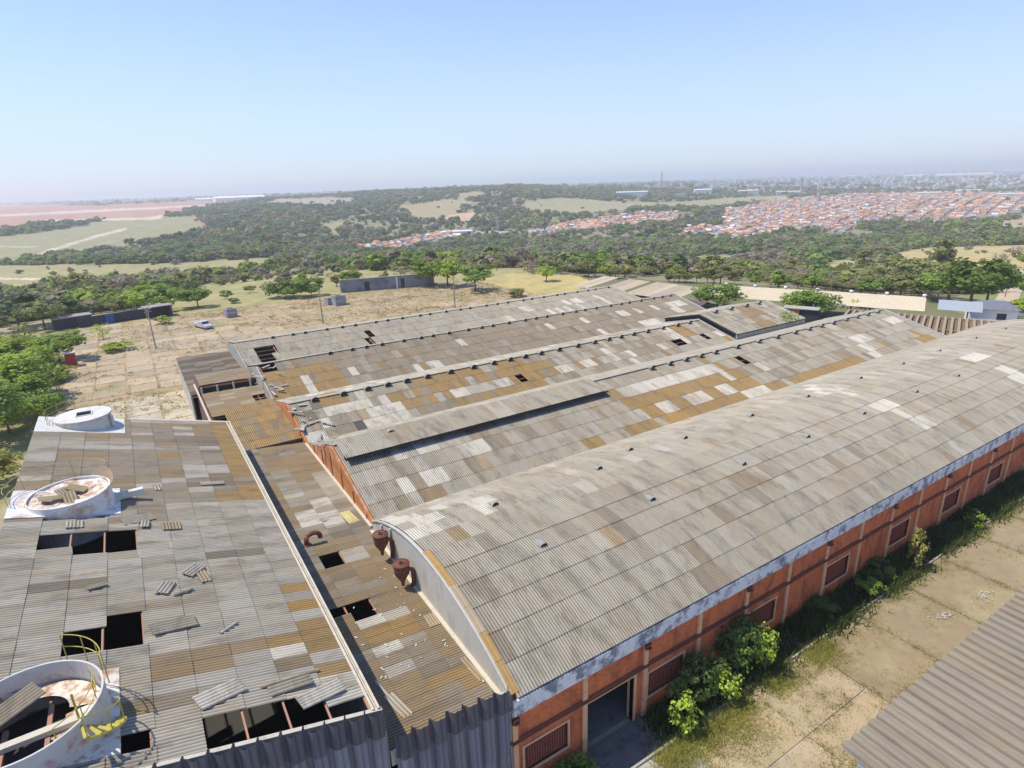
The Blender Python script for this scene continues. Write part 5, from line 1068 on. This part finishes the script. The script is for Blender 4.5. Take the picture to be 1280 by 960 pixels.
for i in range(6):
    V, Q = crown_arrays(700 + i, 14, 13, .19, 'tall' if i == 5 else 'round'); V = V.copy(); V[:, 2] += .75; me = np_mesh('canopy', V, Q); me.materials.append(M_leaf_i); src.objects.link(bpy.data.objects.new('canopy', me))
wo = obj('woodland', pm, None, label='mass of small trees covering the valley and hills', cat='woodland', kind='stuff')
ng = bpy.data.node_groups.new('scatter trees', 'GeometryNodeTree'); ng.interface.new_socket('Geometry', in_out='INPUT', socket_type='NodeSocketGeometry'); ng.interface.new_socket('Geometry', in_out='OUTPUT', socket_type='NodeSocketGeometry')
gi = ng.nodes.new('NodeGroupInput'); go = ng.nodes.new('NodeGroupOutput'); iop = ng.nodes.new('GeometryNodeInstanceOnPoints'); ci = ng.nodes.new('GeometryNodeCollectionInfo')
ci.inputs[0].default_value = src; ci.inputs[1].default_value = True; ci.inputs[2].default_value = True
def na(nm, ty):
    n = ng.nodes.new('GeometryNodeInputNamedAttribute'); n.data_type = ty; n.inputs[0].default_value = nm; return n.outputs[0]
L = ng.links.new
L(gi.outputs[0], iop.inputs['Points']); L(ci.outputs[0], iop.inputs['Instance']); iop.inputs['Pick Instance'].default_value = True
L(na('ix', 'INT'), iop.inputs['Instance Index']); L(na('sc', 'FLOAT_VECTOR'), iop.inputs['Scale'])
cx_ = ng.nodes.new('ShaderNodeCombineXYZ'); L(na('rz', 'FLOAT'), cx_.inputs[2]); L(cx_.outputs[0], iop.inputs['Rotation']); L(iop.outputs[0], go.inputs[0])
md = wo.modifiers.new('scatter', 'NODES'); md.node_group = ng

# ================================================================== buildings beyond the warehouses
def shed(name, label, cat, p0, p1, wn_, wf, zr, ze_n, ze_f, m, m_wall, nvent=0, skew=0, strips=None, cols=None, gone=()):
    """gable shed: ridge from p0 to p1 (plan), half widths wn_ (near side) and wf (far side)."""
    p0 = Vector((*p0, 0)); p1 = Vector((*p1, 0)); L_ = (p1 - p0).length; a = math.atan2(p1.y - p0.y, p1.x - p0.x)
    T = empty(name, (p0.x, p0.y, G0), a, label=label, cat=cat); M = WM[T.name]; g = 0
    h = lambda z: z - G0
    n = strips or max(1, int(L_ / 3)); wS = L_ / n
    for s, w_, ze in ((-1, wn_, ze_n), (1, wf, ze_f)):
        if w_ <= 0: continue
        b = MB(); seg = 18; v = []
        for j, (yy, zz) in enumerate(((0, h(zr)), (s * (w_ + .4), h(ze) - .1))):
            for i in range(seg + 1): v.append((-wS / 2 + wS * i / seg, yy, zz + .03 * math.cos(math.pi * i)))
        b.add(v, [(i, i + 1, seg + 2 + i, seg + 1 + i) for i in range(seg)]); me = b.mesh('roof_panel'); me.materials.append(m)
        r = random.Random(n)
        for i in range(n):
            if (s, i) in gone: continue
            obj('roof_panel', me, None, T, M @ Matrix.Translation((wS * (i + .5), 0, r.uniform(0, .03))), color=cols[r.randrange(len(cols))] if cols else None)
    b = MB(); yn = -wn_; yf = wf
    b.box(.1, L_ - .1, yn, yn + .2, 0, h(ze_n) - .15)
    if wf > 0: b.box(.1, L_ - .1, yf - .2, yf, 0, h(ze_f) - .15)
    else: b.box(.1, L_ - .1, -.2, 0, 0, h(zr) - .1)
    for xx in (.1, L_ - .3): b.prism([(xx, yn, 0), (xx, yf, 0), (xx, yf, h(ze_f if wf > 0 else zr) - .12), (xx, 0, h(zr) - .06), (xx, yn, h(ze_n) - .12)], (.2, 0, 0))
    obj('wall', b, m_wall, T)
    return T, M, L_
# ruined pale shed
T, M, L_ = shed('derelict_shed', 'derelict pale-roofed shed behind the far warehouse ends, roof partly fallen in', 'building', (115.5, 133.5), (120, 101), 12.5, 4.5, 4.0, 2.9, 3.0, mat('pale shed roofing', src='object', coord='World', scale=.25, var=.12, stain=(.30, .24, .17), stain_amt=.4, stain_scale=.3, stain_lo=.56), M_plaster, strips=18, cols=[(.58, .47, .32), (.54, .43, .29), (.47, .39, .28), (.60, .50, .34)], gone=((-1, 3), (-1, 4), (-1, 9)))
b = MB(); r = random.Random(3)
for (u0, v0, w_, h_) in [(775, 356, 9, 4), (768, 359, 5, 3), (745, 357, 4, 2), (793, 363, 8, 1.4), (806, 368, 6, 1.4)]:
    for _ in range(5):
        d = ray(u0 + r.uniform(-w_, w_) * .7, v0 + r.uniform(-h_, h_) * .5)
        k = (3.75 - HC) / d[2]; p = Vector((d[0] * k, d[1] * k, 3.9)); b.prism([p + Vector((r.uniform(-1.2, -.6), -.8, 0)), p + Vector((1.1, r.uniform(-1, -.4), 0)), p + Vector((r.uniform(.5, 1.1), 1, 0)), p + Vector((-.9, .9, 0))], (0, 0, .05))
# cream barn, 24 degrees off the warehouses' grid
T, M, L_ = shed('cream_barn', 'long cream barn with pale round vents along the ridge', 'barn', (122, 100.6), (140.5, 59.9), 5.6, 5, 4.7, 2.9, 3.0, M_beige, M_plaster, strips=22)
for k in range(7):
    x = L_ * (.08 + .152 * k); b = MB(); n = 12; prof = [(.2, 0), (.2, .15), (.36, .22), (.4, .4), (.28, .58), (.04, .64)]
    b.add([(x + r_ * math.cos(6.283 * i / n), r_ * math.sin(6.283 * i / n), 4.7 - G0 + z) for r_, z in prof for i in range(n)], [(j * n + i, j * n + (i + 1) % n, (j + 1) * n + (i + 1) % n, (j + 1) * n + i) for j in range(len(prof) - 1) for i in range(n)])
    obj('round_vent', b.mesh('round_vent', True), M_white, T, M)
shed('metal_shed', 'small shed with a bluish metal roof next to the cream barn', 'building', (141.8, 58.0), (144.6, 51.2), 4.6, 3, 4.3, 3.2, 3.2, M_metal, M_white, strips=6)
shed('open_shed', 'low lean-to with faded boards between the derelict shed and warehouses', 'building', (108, 110), (112, 93), 7, 2, 2.6, 1.7, 1.7, mat('dull mauve roof', (.16, .10, .12), coord='World', scale=1), M_plaster, strips=6)
# skeletal rafter roof
T = empty('rafter_roof', (112.5, 62.5, G0), math.radians(-68), label='brown skeleton of bare rafters and battens beyond the warehouse ends', cat='roof frame'); M = WM[T.name]
b = MB(); b.box(0, 30, -10, 10, 0, .05); obj('floor_under', b, M_wood, T, M)
for k in range(28):
    b = MB(); x = .5 + k * 1.08; b.bar((x, -11, 3.9), (x + .1, 11, 4.5), .42, .22); obj('rafter', b, M_wood, T, M)
b = MB()
for y, z in ((-10.9, 3.65), (-5, 3.85), (1.2, 4.0), (10.9, 4.3)): b.bar((0, y, z), (30.4, y, z), .25, .3)
for x in (.3, 7.5, 15, 22.5, 30): [b.bar((x, y, 0), (x, y, z), .3) for y, z in ((-10.9, 3.6), (10.9, 4.2))]
obj('batten', b, M_wood, T, M)
b = MB(); b.prism([(0, -11, 3.3), (30, -11, 3.3), (30, 11, 3.95), (0, 11, 3.95)], (0, 0, .08)); obj('ceiling_boards', b, mat('brown boards', (.21, .14, .08), coord='World', scale=1.2, var=.3, stretch=(.4, 2, 1)), T, M)
T = empty('brick_hut', (112.5, 72.0, G0), math.radians(-66), label='small orange brick block with a flat roof behind the patched warehouse', cat='hut'); M = WM[T.name]
b = MB(); b.box(-1.5, 1.5, -1.3, 1.3, 0, 5.4); obj('wall', b, M_brick_g, T, M); b = MB(); b.box(-1.7, 5.0, -1.5, 1.5, 5.4, 5.55); obj('roof', b, M_conc, T, M); b = MB(); b.box(1.5, 4.9, -1.2, 1.2, 0, 5.39); obj('annex_wall', b, M_dark, T, M)
gp = onz(1236, 402, G0)
T = empty('gatehouse', (gp[0], gp[1], G0), math.radians(-60), label='white gatehouse with a grey-blue hipped roof beside the road', cat='gatehouse'); M = WM[T.name]
b = MB(); b.box(-4, 4, -2.6, 2.6, 0, 3.2); obj('wall', b, M_white, T, M)
b = MB(); b.add([(-4.5, -3.1, 3.15), (4.5, -3.1, 3.15), (4.5, 3.1, 3.15), (-4.5, 3.1, 3.15), (-2, 0, 4.6), (2, 0, 4.6)], [(0, 1, 5, 4), (1, 2, 5), (2, 3, 4, 5), (3, 0, 4), (3, 2, 1, 0)]); obj('roof', b, mat('slate roof', (.17, .18, .21), coord='World'), T, M)
b = MB(); b.box(-4.05, -4.005, -1.2, .2, .1, 2.4); b.box(.6, 2.2, -2.65, -2.605, 1, 2.3); obj('opening', b, M_dark, T, M)
# road and dirt track
def ribbon(name, pts, w, m, dz=.05):
    P = [Vector(tuple(p)) for p in pts]; Q = []
    for a_, b_ in zip(P, P[1:]): n = max(2, int((b_ - a_).length / 4)); Q += [a_.lerp(b_, i / n) for i in range(n)]
    Q.append(P[-1]); v = []; f = []
    for i, p in enumerate(Q):
        d = (Q[min(i + 1, len(Q) - 1)] - Q[max(i - 1, 0)]); d.z = 0; d.normalize(); s = Vector((-d.y, d.x, 0)) * w / 2
        for k in (-1, -.33, .33, 1): q_ = p + s * k; v.append((q_.x, q_.y, tz(q_.x, q_.y) + dz))
    for i in range(len(Q) - 1): f += [(4 * i + k, 4 * i + k + 1, 4 * i + 5 + k, 4 * i + 4 + k) for k in range(3)]
    b = MB(); b.add(v, f); return setp(obj(name, b, m), kind='structure')
ribbon('dirt_track', [hit(1253, 381), hit(1262, 368), hit(1272, 354), hit(1286, 338), hit(1320, 318)], 5.5, M_dirt, .15)
ribbon('road', [hit(1225, 388), hit(1262, 386), hit(1330, 388), hit(1420, 392)], 16, M_asph, .10)
# left yard buildings: dark hut, blue bin, dark wall, red box, awning, blocks, wreck, grey wall
def bx_thing(name, label, cat, u, v, rz, parts, z=G0):
    p = onz(u, v, z); T = empty(name, (p[0], p[1], z), rz, label=label, cat=cat); M = WM[T.name]
    for nm, dims, m in parts:
        b = MB()
        for d in dims: b.box(*d)
        obj(nm, b, m, T, M)
    return T
M_black = mat('sooty wall', (.05, .05, .065), coord='World', scale=1, var=.3); M_sroof = mat('old roof slab', (.30, .26, .23), coord='World', scale=.6, var=.2)
M_blue = mat('blue plastic', (.03, .10, .32), coord='World'); M_block = mat('grey blockwork', (.30, .30, .31), coord='World', scale=1, var=.2, stain=(.1, .1, .1), stain_amt=.5)
bx_thing('dark_hut', 'low black-walled hut with a brown slab roof at the yard edge', 'hut', 92, 408, math.radians(12), [('wall', [(-4, 4, -2, 2, 0, 2.6)], M_black), ('roof', [(-4.3, 4.3, -2.3, 2.3, 2.6, 2.8)], M_sroof)])
bx_thing('dark_wall', 'long black wall with a thin roof, right of the blue bin', 'wall', 166, 400, math.radians(12), [('wall', [(-12, 9, 0, .4, 0, 2.5), (8.6, 9, -3, 0, 0, 2.9)], M_black), ('roof', [(2.5, 9.6, -3.2, 1, 2.95, 3.08)], M_sroof), ('post', [(2.7, 2.85, -3, -2.8, 0, 2.95), (9.01, 9.2, -3, -2.8, 0, 2.95)], M_conc)])
bx_thing('blue_bin', 'bright blue container standing by the dark wall', 'container', 138, 404, math.radians(10), [('body', [(-.9, .9, -.8, .8, 0.1, 2.1)], M_blue), ('rim', [(-1.0, 1.0, -.9, .9, 2.102, 2.22)], M_blue)])
bx_thing('brick_box', 'small red brick box with a pale slab on top, among the left trees', 'hut', 91, 458, 0, [('wall', [(-.8, .8, -.8, .8, 0, 2.7)], mat('red box brick', (.42, .07, .04), coord='World', brick=(.22, .075, .006, (.7, .5, .4), (math.pi / 2, 0, 0)))), ('roof', [(-1.05, 1.05, -1.0, 1.0, 2.7, 2.88)], M_plaster)])
p = onz(62, 492, G0); T = empty('awning', (p[0], p[1], G0), math.radians(15), label='small whitish tilted canopy beside the left trees', cat='canopy'); M = WM[T.name]
b = MB(); b.prism([(-1.5, -1.2, 2.4), (1.5, -1.2, 2.4), (1.5, 1.4, 3.3), (-1.5, 1.4, 3.3)], (0, 0, .07)); obj('sheet', b, M_plaster, T, M)
b = MB(); [b.bar((x, y, 0), (x, y, z), .12) for x, y, z in ((-1.3, -1.1, 2.4), (1.3, -1.1, 2.4), (1.3, 1.2, 3.2), (-1.3, 1.2, 3.2))]; obj('post', b, M_wood, T, M)
bx_thing('long_grey_wall', 'long low grey concrete enclosure with dark openings beyond the yard', 'wall', 490, 361, math.radians(-14), [('wall', [(-16, 14, 0, .4, 0, 3.9), (-16, -15.6, .4, 6, 0, 3.8), (13.6, 14, .4, 6, 0, 3.8)], mat('grey weathered wall', (.25, .25, .27), coord='World', scale=.6, var=.25, stain=(.08, .08, .1), stain_amt=.6, stain_scale=.35)), ('coping', [(-16.2, 14.2, -.15, .55, 3.9, 4.1)], M_conc), ('opening', [(-8.6, -7, -.04, -.004, .2, 3.0), (3, 4.2, -.04, -.004, .2, 3.1)], M_dark), ('post', [(1.5, 1.9, -.4, -.05, 0, 3.6)], M_white)])
for (u, v, s, lab) in [(289, 396, 1.0, 'grey blockwork box left in the yard, the left one'), (291 - 4, 399, .0, ''), (424, 381, 1.2, 'pair of grey blockwork boxes near the row of three trees')]:
    if not s: continue
    bx_thing('block_box', lab, 'concrete box', u, v, math.radians(8), [('wall', [(-1.3 * s, 1.3 * s, -1.4, 1.4, 0, 2.3 * s)] + ([(-2.6, -1.5, 1.6, 4, 0, 2.0)] if s > 1 else []), M_block), ('opening', [(-.8, .8, -.9, .9, 2.3 * s + .004, 2.3 * s + .02)], M_dark), ('ledge', [(-1.5 * s, 1.5 * s, -1.6, -1.42, 1.2, 1.5)], M_plaster)])
p = onz(255, 410, G0); T = empty('wrecked_car', (p[0], p[1], G0), math.radians(-72), label='stripped pale grey pickup body standing in the yard', cat='car wreck'); M = WM[T.name]
M_wr = mat('faded car paint', (.48, .50, .52), coord='World', scale=1, var=.12, rough=.5)
b = MB(); b.prism([(-3.4, -.95, .45), (3.0, -.95, .45), (3.1, -.95, .8), (2.9, -.95, 1.05), (1.5, -.95, 1.15), (.9, -.95, 1.75), (-.5, -.95, 1.8), (-.9, -.95, 1.2), (-3.4, -.95, 1.2)], (0, 1.9, 0)); obj('body', b, M_wr, T, M)
b = MB(); b.prism([(1.46, -.8, 1.21), (.96, -.8, 1.72), (.96, .8, 1.72), (1.46, .8, 1.21)], (.05, 0, .04)); obj('windscreen', b, M_dark, T, M)
for x, y in ((-2.3, -.95), (-2.3, .75), (2.0, -.95), (2.0, .75)): b = MB(); b.tube([(x, y, .36), (x, y + .22, .36)], .36, 14); obj('wheel', b, M_dark, T, M)
# poles
def pole(u, v, H, lab, arm=1.6, lamp=False):
    p = hit(u, v); T = empty('utility_pole', tuple(p), math.radians(25), label=lab, cat='pole'); M = WM[T.name]
    b = MB(); b.tube([(0, 0, -.2), (0, 0, H)], [.17, .10], 8); obj('shaft', b, M_conc if lamp else M_wood, T, M)
    b = MB(); b.box(-arm / 2, arm / 2, -.06, .06, H - .55, H - .42); obj('crossarm', b, M_wood, T, M)
    if lamp:
        b = MB(); b.bar((0, 0, H - .1), (-1.3, 0, H + .4), .08); b.bar((0, 0, H - .1), (1.3, 0, H + .4), .08); obj('lamp_arm', b, M_metal, T, M)
        for s in (-1, 1): b = MB(); b.box(s * 1.3 - .35, s * 1.3 + .35, -.15, .15, H + .35, H + .5); obj('lamp_head', b, M_white, T, M)
    else:
        for x in (-.6, 0, .6): b = MB(); b.tube([(x, 0, H - .42), (x, 0, H - .22)], .05, 6); obj('insulator', b, M_white, T, M)
pole(195, 436, 8.5, 'leaning lamp pole with two heads in the left part of the yard', lamp=True); pole(404, 405, 8.5, 'brown wooden pole near the row of three trees'); pole(569, 388, 9, 'wooden pole behind the farthest warehouse roof')
pole(1256, 372, 9, 'pale pole on the green verge beside the dirt track'); pole(871 - 0, 320, 7, 'far pole in the clearing right of centre')
pole(216, 356, 11, 'thin pole in the green field by the track')
# lattice mast, pylon and water towers
def mast(u, v, H, w, lab, arms=0, nm='lattice_mast', m=None):
    p = hit(u, v); T = empty(nm, tuple(p), label=lab, cat='mast'); M = WM[T.name]; b = MB(); n = 12
    P = lambda i, s: (s[0] * w * (1 - .85 * i / n), s[1] * w * (1 - .85 * i / n), H * i / n)
    cs = [(-1, -1), (1, -1), (1, 1), (-1, 1)]
    for i in range(n):
        for k in range(4): b.bar(P(i, cs[k]), P(i + 1, cs[k]), w * .13); b.bar(P(i, cs[k]), P(i + 1, cs[(k + 1) % 4]), w * .08)
    obj('lattice', b, m or M_metal, T, M)
    if arms:
        b = MB()
        for k in range(arms): z = H * (.68 + .12 * k); b.bar((-w * 1.9, 0, z), (w * 1.9, 0, z), w * .14)
        obj('arm', b, M_metal, T, M)
mast(826, 249, 68, 3.0, 'tall red and white radio mast breaking the horizon', m=mat('mast red', (.45, .25, .22)))
mast(622, 289, 24, 2.2, 'power pylon on the wooded slope left of centre', arms=3, nm='power_pylon')
def wtower(u, v, H, w, lab, z2=1.0):
    p = hit(u, v); T = empty('water_tower', tuple(p), label=lab, cat='water tower'); M = WM[T.name]; b = MB(); b.tube([(0, 0, 0), (0, 0, H * .72)], w * .55, 10); obj('stem', b, M_conc, T, M)
    b = MB(); b.tube([(0, 0, H * .70), (0, 0, H * .76), (0, 0, H * .97), (0, 0, H)], [w * .56, w * .72, w * .72, w * .5], 14); obj('reservoir', b, M_conc, T, M)
wtower(1022, 254, 40, 7.5, 'grey cylindrical water tower at the edge of the red-roofed town'); wtower(1001, 238, 44, 7, 'slim white tower behind the water tower'); wtower(1104, 244, 14, 9, 'squat pale tank in the middle of the town')
# distant big buildings
def block(u, v, Lx, Ly, H, lab, c, roofc=None, rz=0.0, nm='distant_building', cat='building'):
    p = hit(u, v); T = empty(nm, tuple(p), rz, label=lab, cat=cat); M = WM[T.name]
    b = MB(); b.box(-Lx / 2, Lx / 2, -Ly / 2, Ly / 2, -3, H); obj('wall', b, M_generic, T, M, color=c)
    b = MB(); b.add([(-Lx / 2 - .5, -Ly / 2 - .5, H), (Lx / 2 + .5, -Ly / 2 - .5, H), (Lx / 2 + .5, Ly / 2 + .5, H), (-Lx / 2 - .5, Ly / 2 + .5, H), (-Lx / 2, 0, H + Ly * .1), (Lx / 2, 0, H + Ly * .1)], [(0, 1, 5, 4), (2, 3, 4, 5), (3, 0, 4), (1, 2, 5), (3, 2, 1, 0)]); obj('roof', b, M_generic, T, M, color=roofc or c)
WH = (.72, .72, .72); GR = (.5, .52, .55)
az = lambda u: -math.atan2(*onz(u, 300, 0)[:2][::1]) if False else -math.atan2(onz(u, 300, 0)[0], onz(u, 300, 0)[1])
for i, (u, v, Lx, Ly, H, lab, c) in enumerate([(790, 246, 85, 30, 12, 'pale blue-grey factory hall on the ridge left of the radio mast', (.45, .55, .65)), (878, 243, 50, 25, 14, 'white block on the ridge right of the radio mast', WH), (850, 246, 30, 16, 7, 'dark low hall just left of the white ridge block', (.3, .32, .35)), (935, 242, 60, 25, 9, 'cream hall right of the white ridge block', (.62, .58, .5)), (985, 243, 70, 25, 8, 'faint long hall left of the slim white tower', GR),
      (1145, 222, 150, 60, 14, 'far white factory roof above the town, left one', WH), (1205, 222, 330, 90, 20, 'huge pale factory far behind the town', (.66, .6, .52)), (1270, 216, 200, 80, 18, 'far grey factory at the right edge', GR), (1060, 222, 140, 60, 14, 'distant pale building left of the town skyline', (.62, .6, .56)),
      (300, 250, 180, 60, 10, 'white greenhouse-like roofs at the far left horizon', (.8, .8, .78)), (262, 251, 120, 50, 9, 'long white roof left of the horizon greenhouses', (.8, .8, .78)), (571, 294, 46, 12, 6, 'white flat building at the end of the street in the valley', (.75, .74, .72)), (1210, 241, 60, 20, 7, 'long white-roofed hall at the back of the town', WH), (1262, 246, 50, 18, 7, 'whitish hall at the right end of the town', (.6, .62, .6)), (668, 240, 30, 12, 6, 'reddish farmhouse on the ridge left of the mast', (.5, .33, .27)), (1160, 245, 55, 22, 9, 'pale yellow-green hall at the back of the town', (.62, .64, .48))]):
    block(u, v, Lx, Ly, H, lab, c, rz=az(u) + (.15 if i % 2 else -.1))
# the town
rt = random.Random(31); hs_ = []
def town_grid(poly, rot, du, dv, keep, d0, d1, u0, u1):
    a = math.radians(rot); ca, sa = math.cos(a), math.sin(a)
    P0 = hit((u0 + u1) / 2, sum(p[1] for p in poly) / len(poly)); n = int(1900 / du); mm = int(1900 / dv)
    I, J = np.meshgrid(np.arange(-n // 2, n // 2), np.arange(-mm // 2, mm // 2), indexing='ij'); I = I.ravel(); J = J.ravel()
    gx = I * du + (I // 14) * 12; gy = J * dv + (J % 2) * -4
    x = P0[0] + gx * ca - gy * sa; y = P0[1] + gx * sa + gy * ca; z = tzv(x, y); u, v = projv(np.stack([x, y, z], -1)); D = np.hypot(x, y)
    k = inpoly(u, v, poly) & (D > d0) & (D < d1)
    for i in np.nonzero(k)[0]:
        if rt.random() < keep: hs_.append((x[i] + rt.uniform(-1, 1), y[i] + rt.uniform(-1, 1), z[i], a + (math.pi / 2 if rt.random() < .35 else 0), D[i]))
tp = [p for c, _, p in LC if c == 'town']
town_grid(tp[0], 17, 8.8, 13.5, .93, 500, 3200, 900, 1280); town_grid(tp[1], -22, 9.5, 14.5, .9, 500, 2600, 700, 840); town_grid(tp[2], 30, 10, 15, .9, 400, 2600, 460, 580)
hs_.sort(key=lambda t: t[4])
RC = [((.56, .26, .13), .38), ((.60, .36, .22), .22), ((.42, .22, .15), .10), ((.58, .44, .33), .12), ((.42, .40, .37), .09), ((.66, .64, .60), .09)]
WC = [(.72, .68, .62), (.62, .52, .42), (.66, .60, .50), (.50, .32, .24), (.75, .74, .72), (.55, .58, .60)]
def pick(L_, r):
    q = r.random()
    for c, p in L_:
        if q < p: return c
        q -= p
    return L_[0][0]
RN = {0: 'orange', 1: 'salmon', 2: 'brick red', 3: 'sandy', 4: 'grey', 5: 'whitish'}
def house_w(w, d, h): b = MB(); b.box(-w / 2, w / 2, -d / 2, d / 2, -2.5, h); b.add([(-w / 2, -d / 2, h), (-w / 2, d / 2, h), (-w / 2, 0, h + d * .2), (w / 2, -d / 2, h), (w / 2, d / 2, h), (w / 2, 0, h + d * .2)], [(0, 2, 1), (3, 4, 5)]); return b
def house_r(w, d, h): b = MB(); e = .4; q = d * .2; b.prism([(-w / 2 - e, -d / 2 - e, h - .1), (-w / 2 - e, 0, h + q + .08), (-w / 2 - e, 0, h + q + .22), (-w / 2 - e, -d / 2 - e, h + .05)], (w + 2 * e, 0, 0)); b.prism([(-w / 2 - e, d / 2 + e, h - .1), (-w / 2 - e, 0, h + q + .08), (-w / 2 - e, 0, h + q + .22), (-w / 2 - e, d / 2 + e, h + .05)], (w + 2 * e, 0, 0)); return b
def house_win(w, d, h): b = MB(); [b.box(x - .45, x + .45, s * (d / 2 + .04) - .035, s * (d / 2 + .04) + .035, 1.0, 2.1) for x in (-w * .28, w * .28) for s in (-1, 1)]; return b
HV = []
for (w, d, h) in ((7.5, 8, 3), (8, 9, 3.2), (7, 10, 5.8), (9, 7, 3)):
    wm = house_w(w, d, h).mesh('wall'); wm.materials.append(M_generic); rm = house_r(w, d, h).mesh('roof'); rm.materials.append(M_generic); vm_ = house_win(w, d, h).mesh('window'); vm_.materials.append(M_dark); HV.append((wm, rm, vm_, w, d, h))
SB = MB()
for k, (x, y, z, a, D) in enumerate(hs_):
    vi = rt.choices([0, 1, 2, 3], [.4, .3, .12, .18])[0]; ri = rt.choices(range(6), [p for _, p in RC])[0]; rc_ = jit(RC[ri][0], rt, .16); wc = jit(rt.choice(WC), rt, .08); wm, rm, vm_, w, d, h = HV[vi]
    if k < 290:
        u, v = proj((x, y, z)); where = 'in the small valley street' if u < 600 else 'in the long house row' if u < 850 else 'at the near edge of the town'
        T = bpy.data.objects.new('house', None); T.matrix_world = Matrix.Translation((x, y, z)) @ Matrix.Rotation(a, 4, 'Z'); COL.objects.link(T)
        kd = 'two-storey' if vi == 2 else 'single-storey'
        land = ('left end of that street' if u < 500 else 'middle of that street' if u < 545 else 'right end of that street') if u < 600 else ('left end' if u < 710 else 'left half' if u < 750 else 'middle' if u < 785 else 'right half' if u < 820 else 'right end') + ' of the row' if u < 850 else 'left of the wooded patch' if u < 900 else 'below the slim white tower' if u < 960 else 'left of the water tower' if u < 1010 else 'below the water tower' if u < 1040 else 'right of the water tower' if u < 1080 else 'below the squat pale tank' if u < 1130 else 'right of the squat tank' if u < 1200 else 'at the right end'
        setp(T, '%s-roofed %s house %s, %s' % (RN[ri], kd, where, land), 'house', 'houses %s' % where)
        for nm, me_, c in (('wall', wm, wc), ('roof', rm, rc_), ('window', vm_, (1, 1, 1))):
            o = bpy.data.objects.new(nm, me_); o.color = (*c, 1); COL.objects.link(o); o.parent = T
    else:
        ca, sa = math.cos(a), math.sin(a)
        for bb, c in ((house_w(w, d, h), wc), (house_r(w, d, h), rc_)):
            SB.col = c; SB.add([(x + ca * p[0] - sa * p[1], y + sa * p[0] + ca * p[1], z + p[2]) for p in bb.v], bb.f)
# far suburbs on the right horizon: pale specks
for _ in range(900):
    u = rt.uniform(880, 1400); v = rt.uniform(214, 242) - (u - 880) * .018; p = hit(u, v)
    if math.hypot(p[0], p[1]) < 2300: continue
    s = math.hypot(p[0], p[1]) / 3500; w = rt.uniform(8, 30) * s; d = rt.uniform(8, 16) * s; h = rt.uniform(4, 10) * s; SB.col = jit(rt.choice([(.7, .68, .64), (.6, .6, .6), (.55, .38, .3), (.65, .55, .45)]), rt, .1)
    SB.box(p[0] - w / 2, p[0] + w / 2, p[1] - d / 2, p[1] + d / 2, p[2] - 4, p[2] + h)
setp(obj('town_houses', SB.mesh('town_houses', tone=True), M_house_t), label='dense mass of small orange-roofed houses filling the rest of the town', cat='town', kind='stuff')
# ================================================================== haze
b = MB(); b.box(-16500, 16500, -16500, 16500, -60, 110)
hz = bpy.data.materials.new('haze'); hz.use_nodes = True; t = hz.node_tree; t.nodes.clear(); o_ = t.nodes.new('ShaderNodeOutputMaterial'); pv = t.nodes.new('ShaderNodeVolumePrincipled')
pv.inputs['Color'].default_value = (.90, .92, .94, 1); pv.inputs['Density'].default_value = 2.2e-4; pv.inputs['Anisotropy'].default_value = .25; t.links.new(pv.outputs[0], o_.inputs['Volume'])
obj('haze', b, hz, kind='stuff')
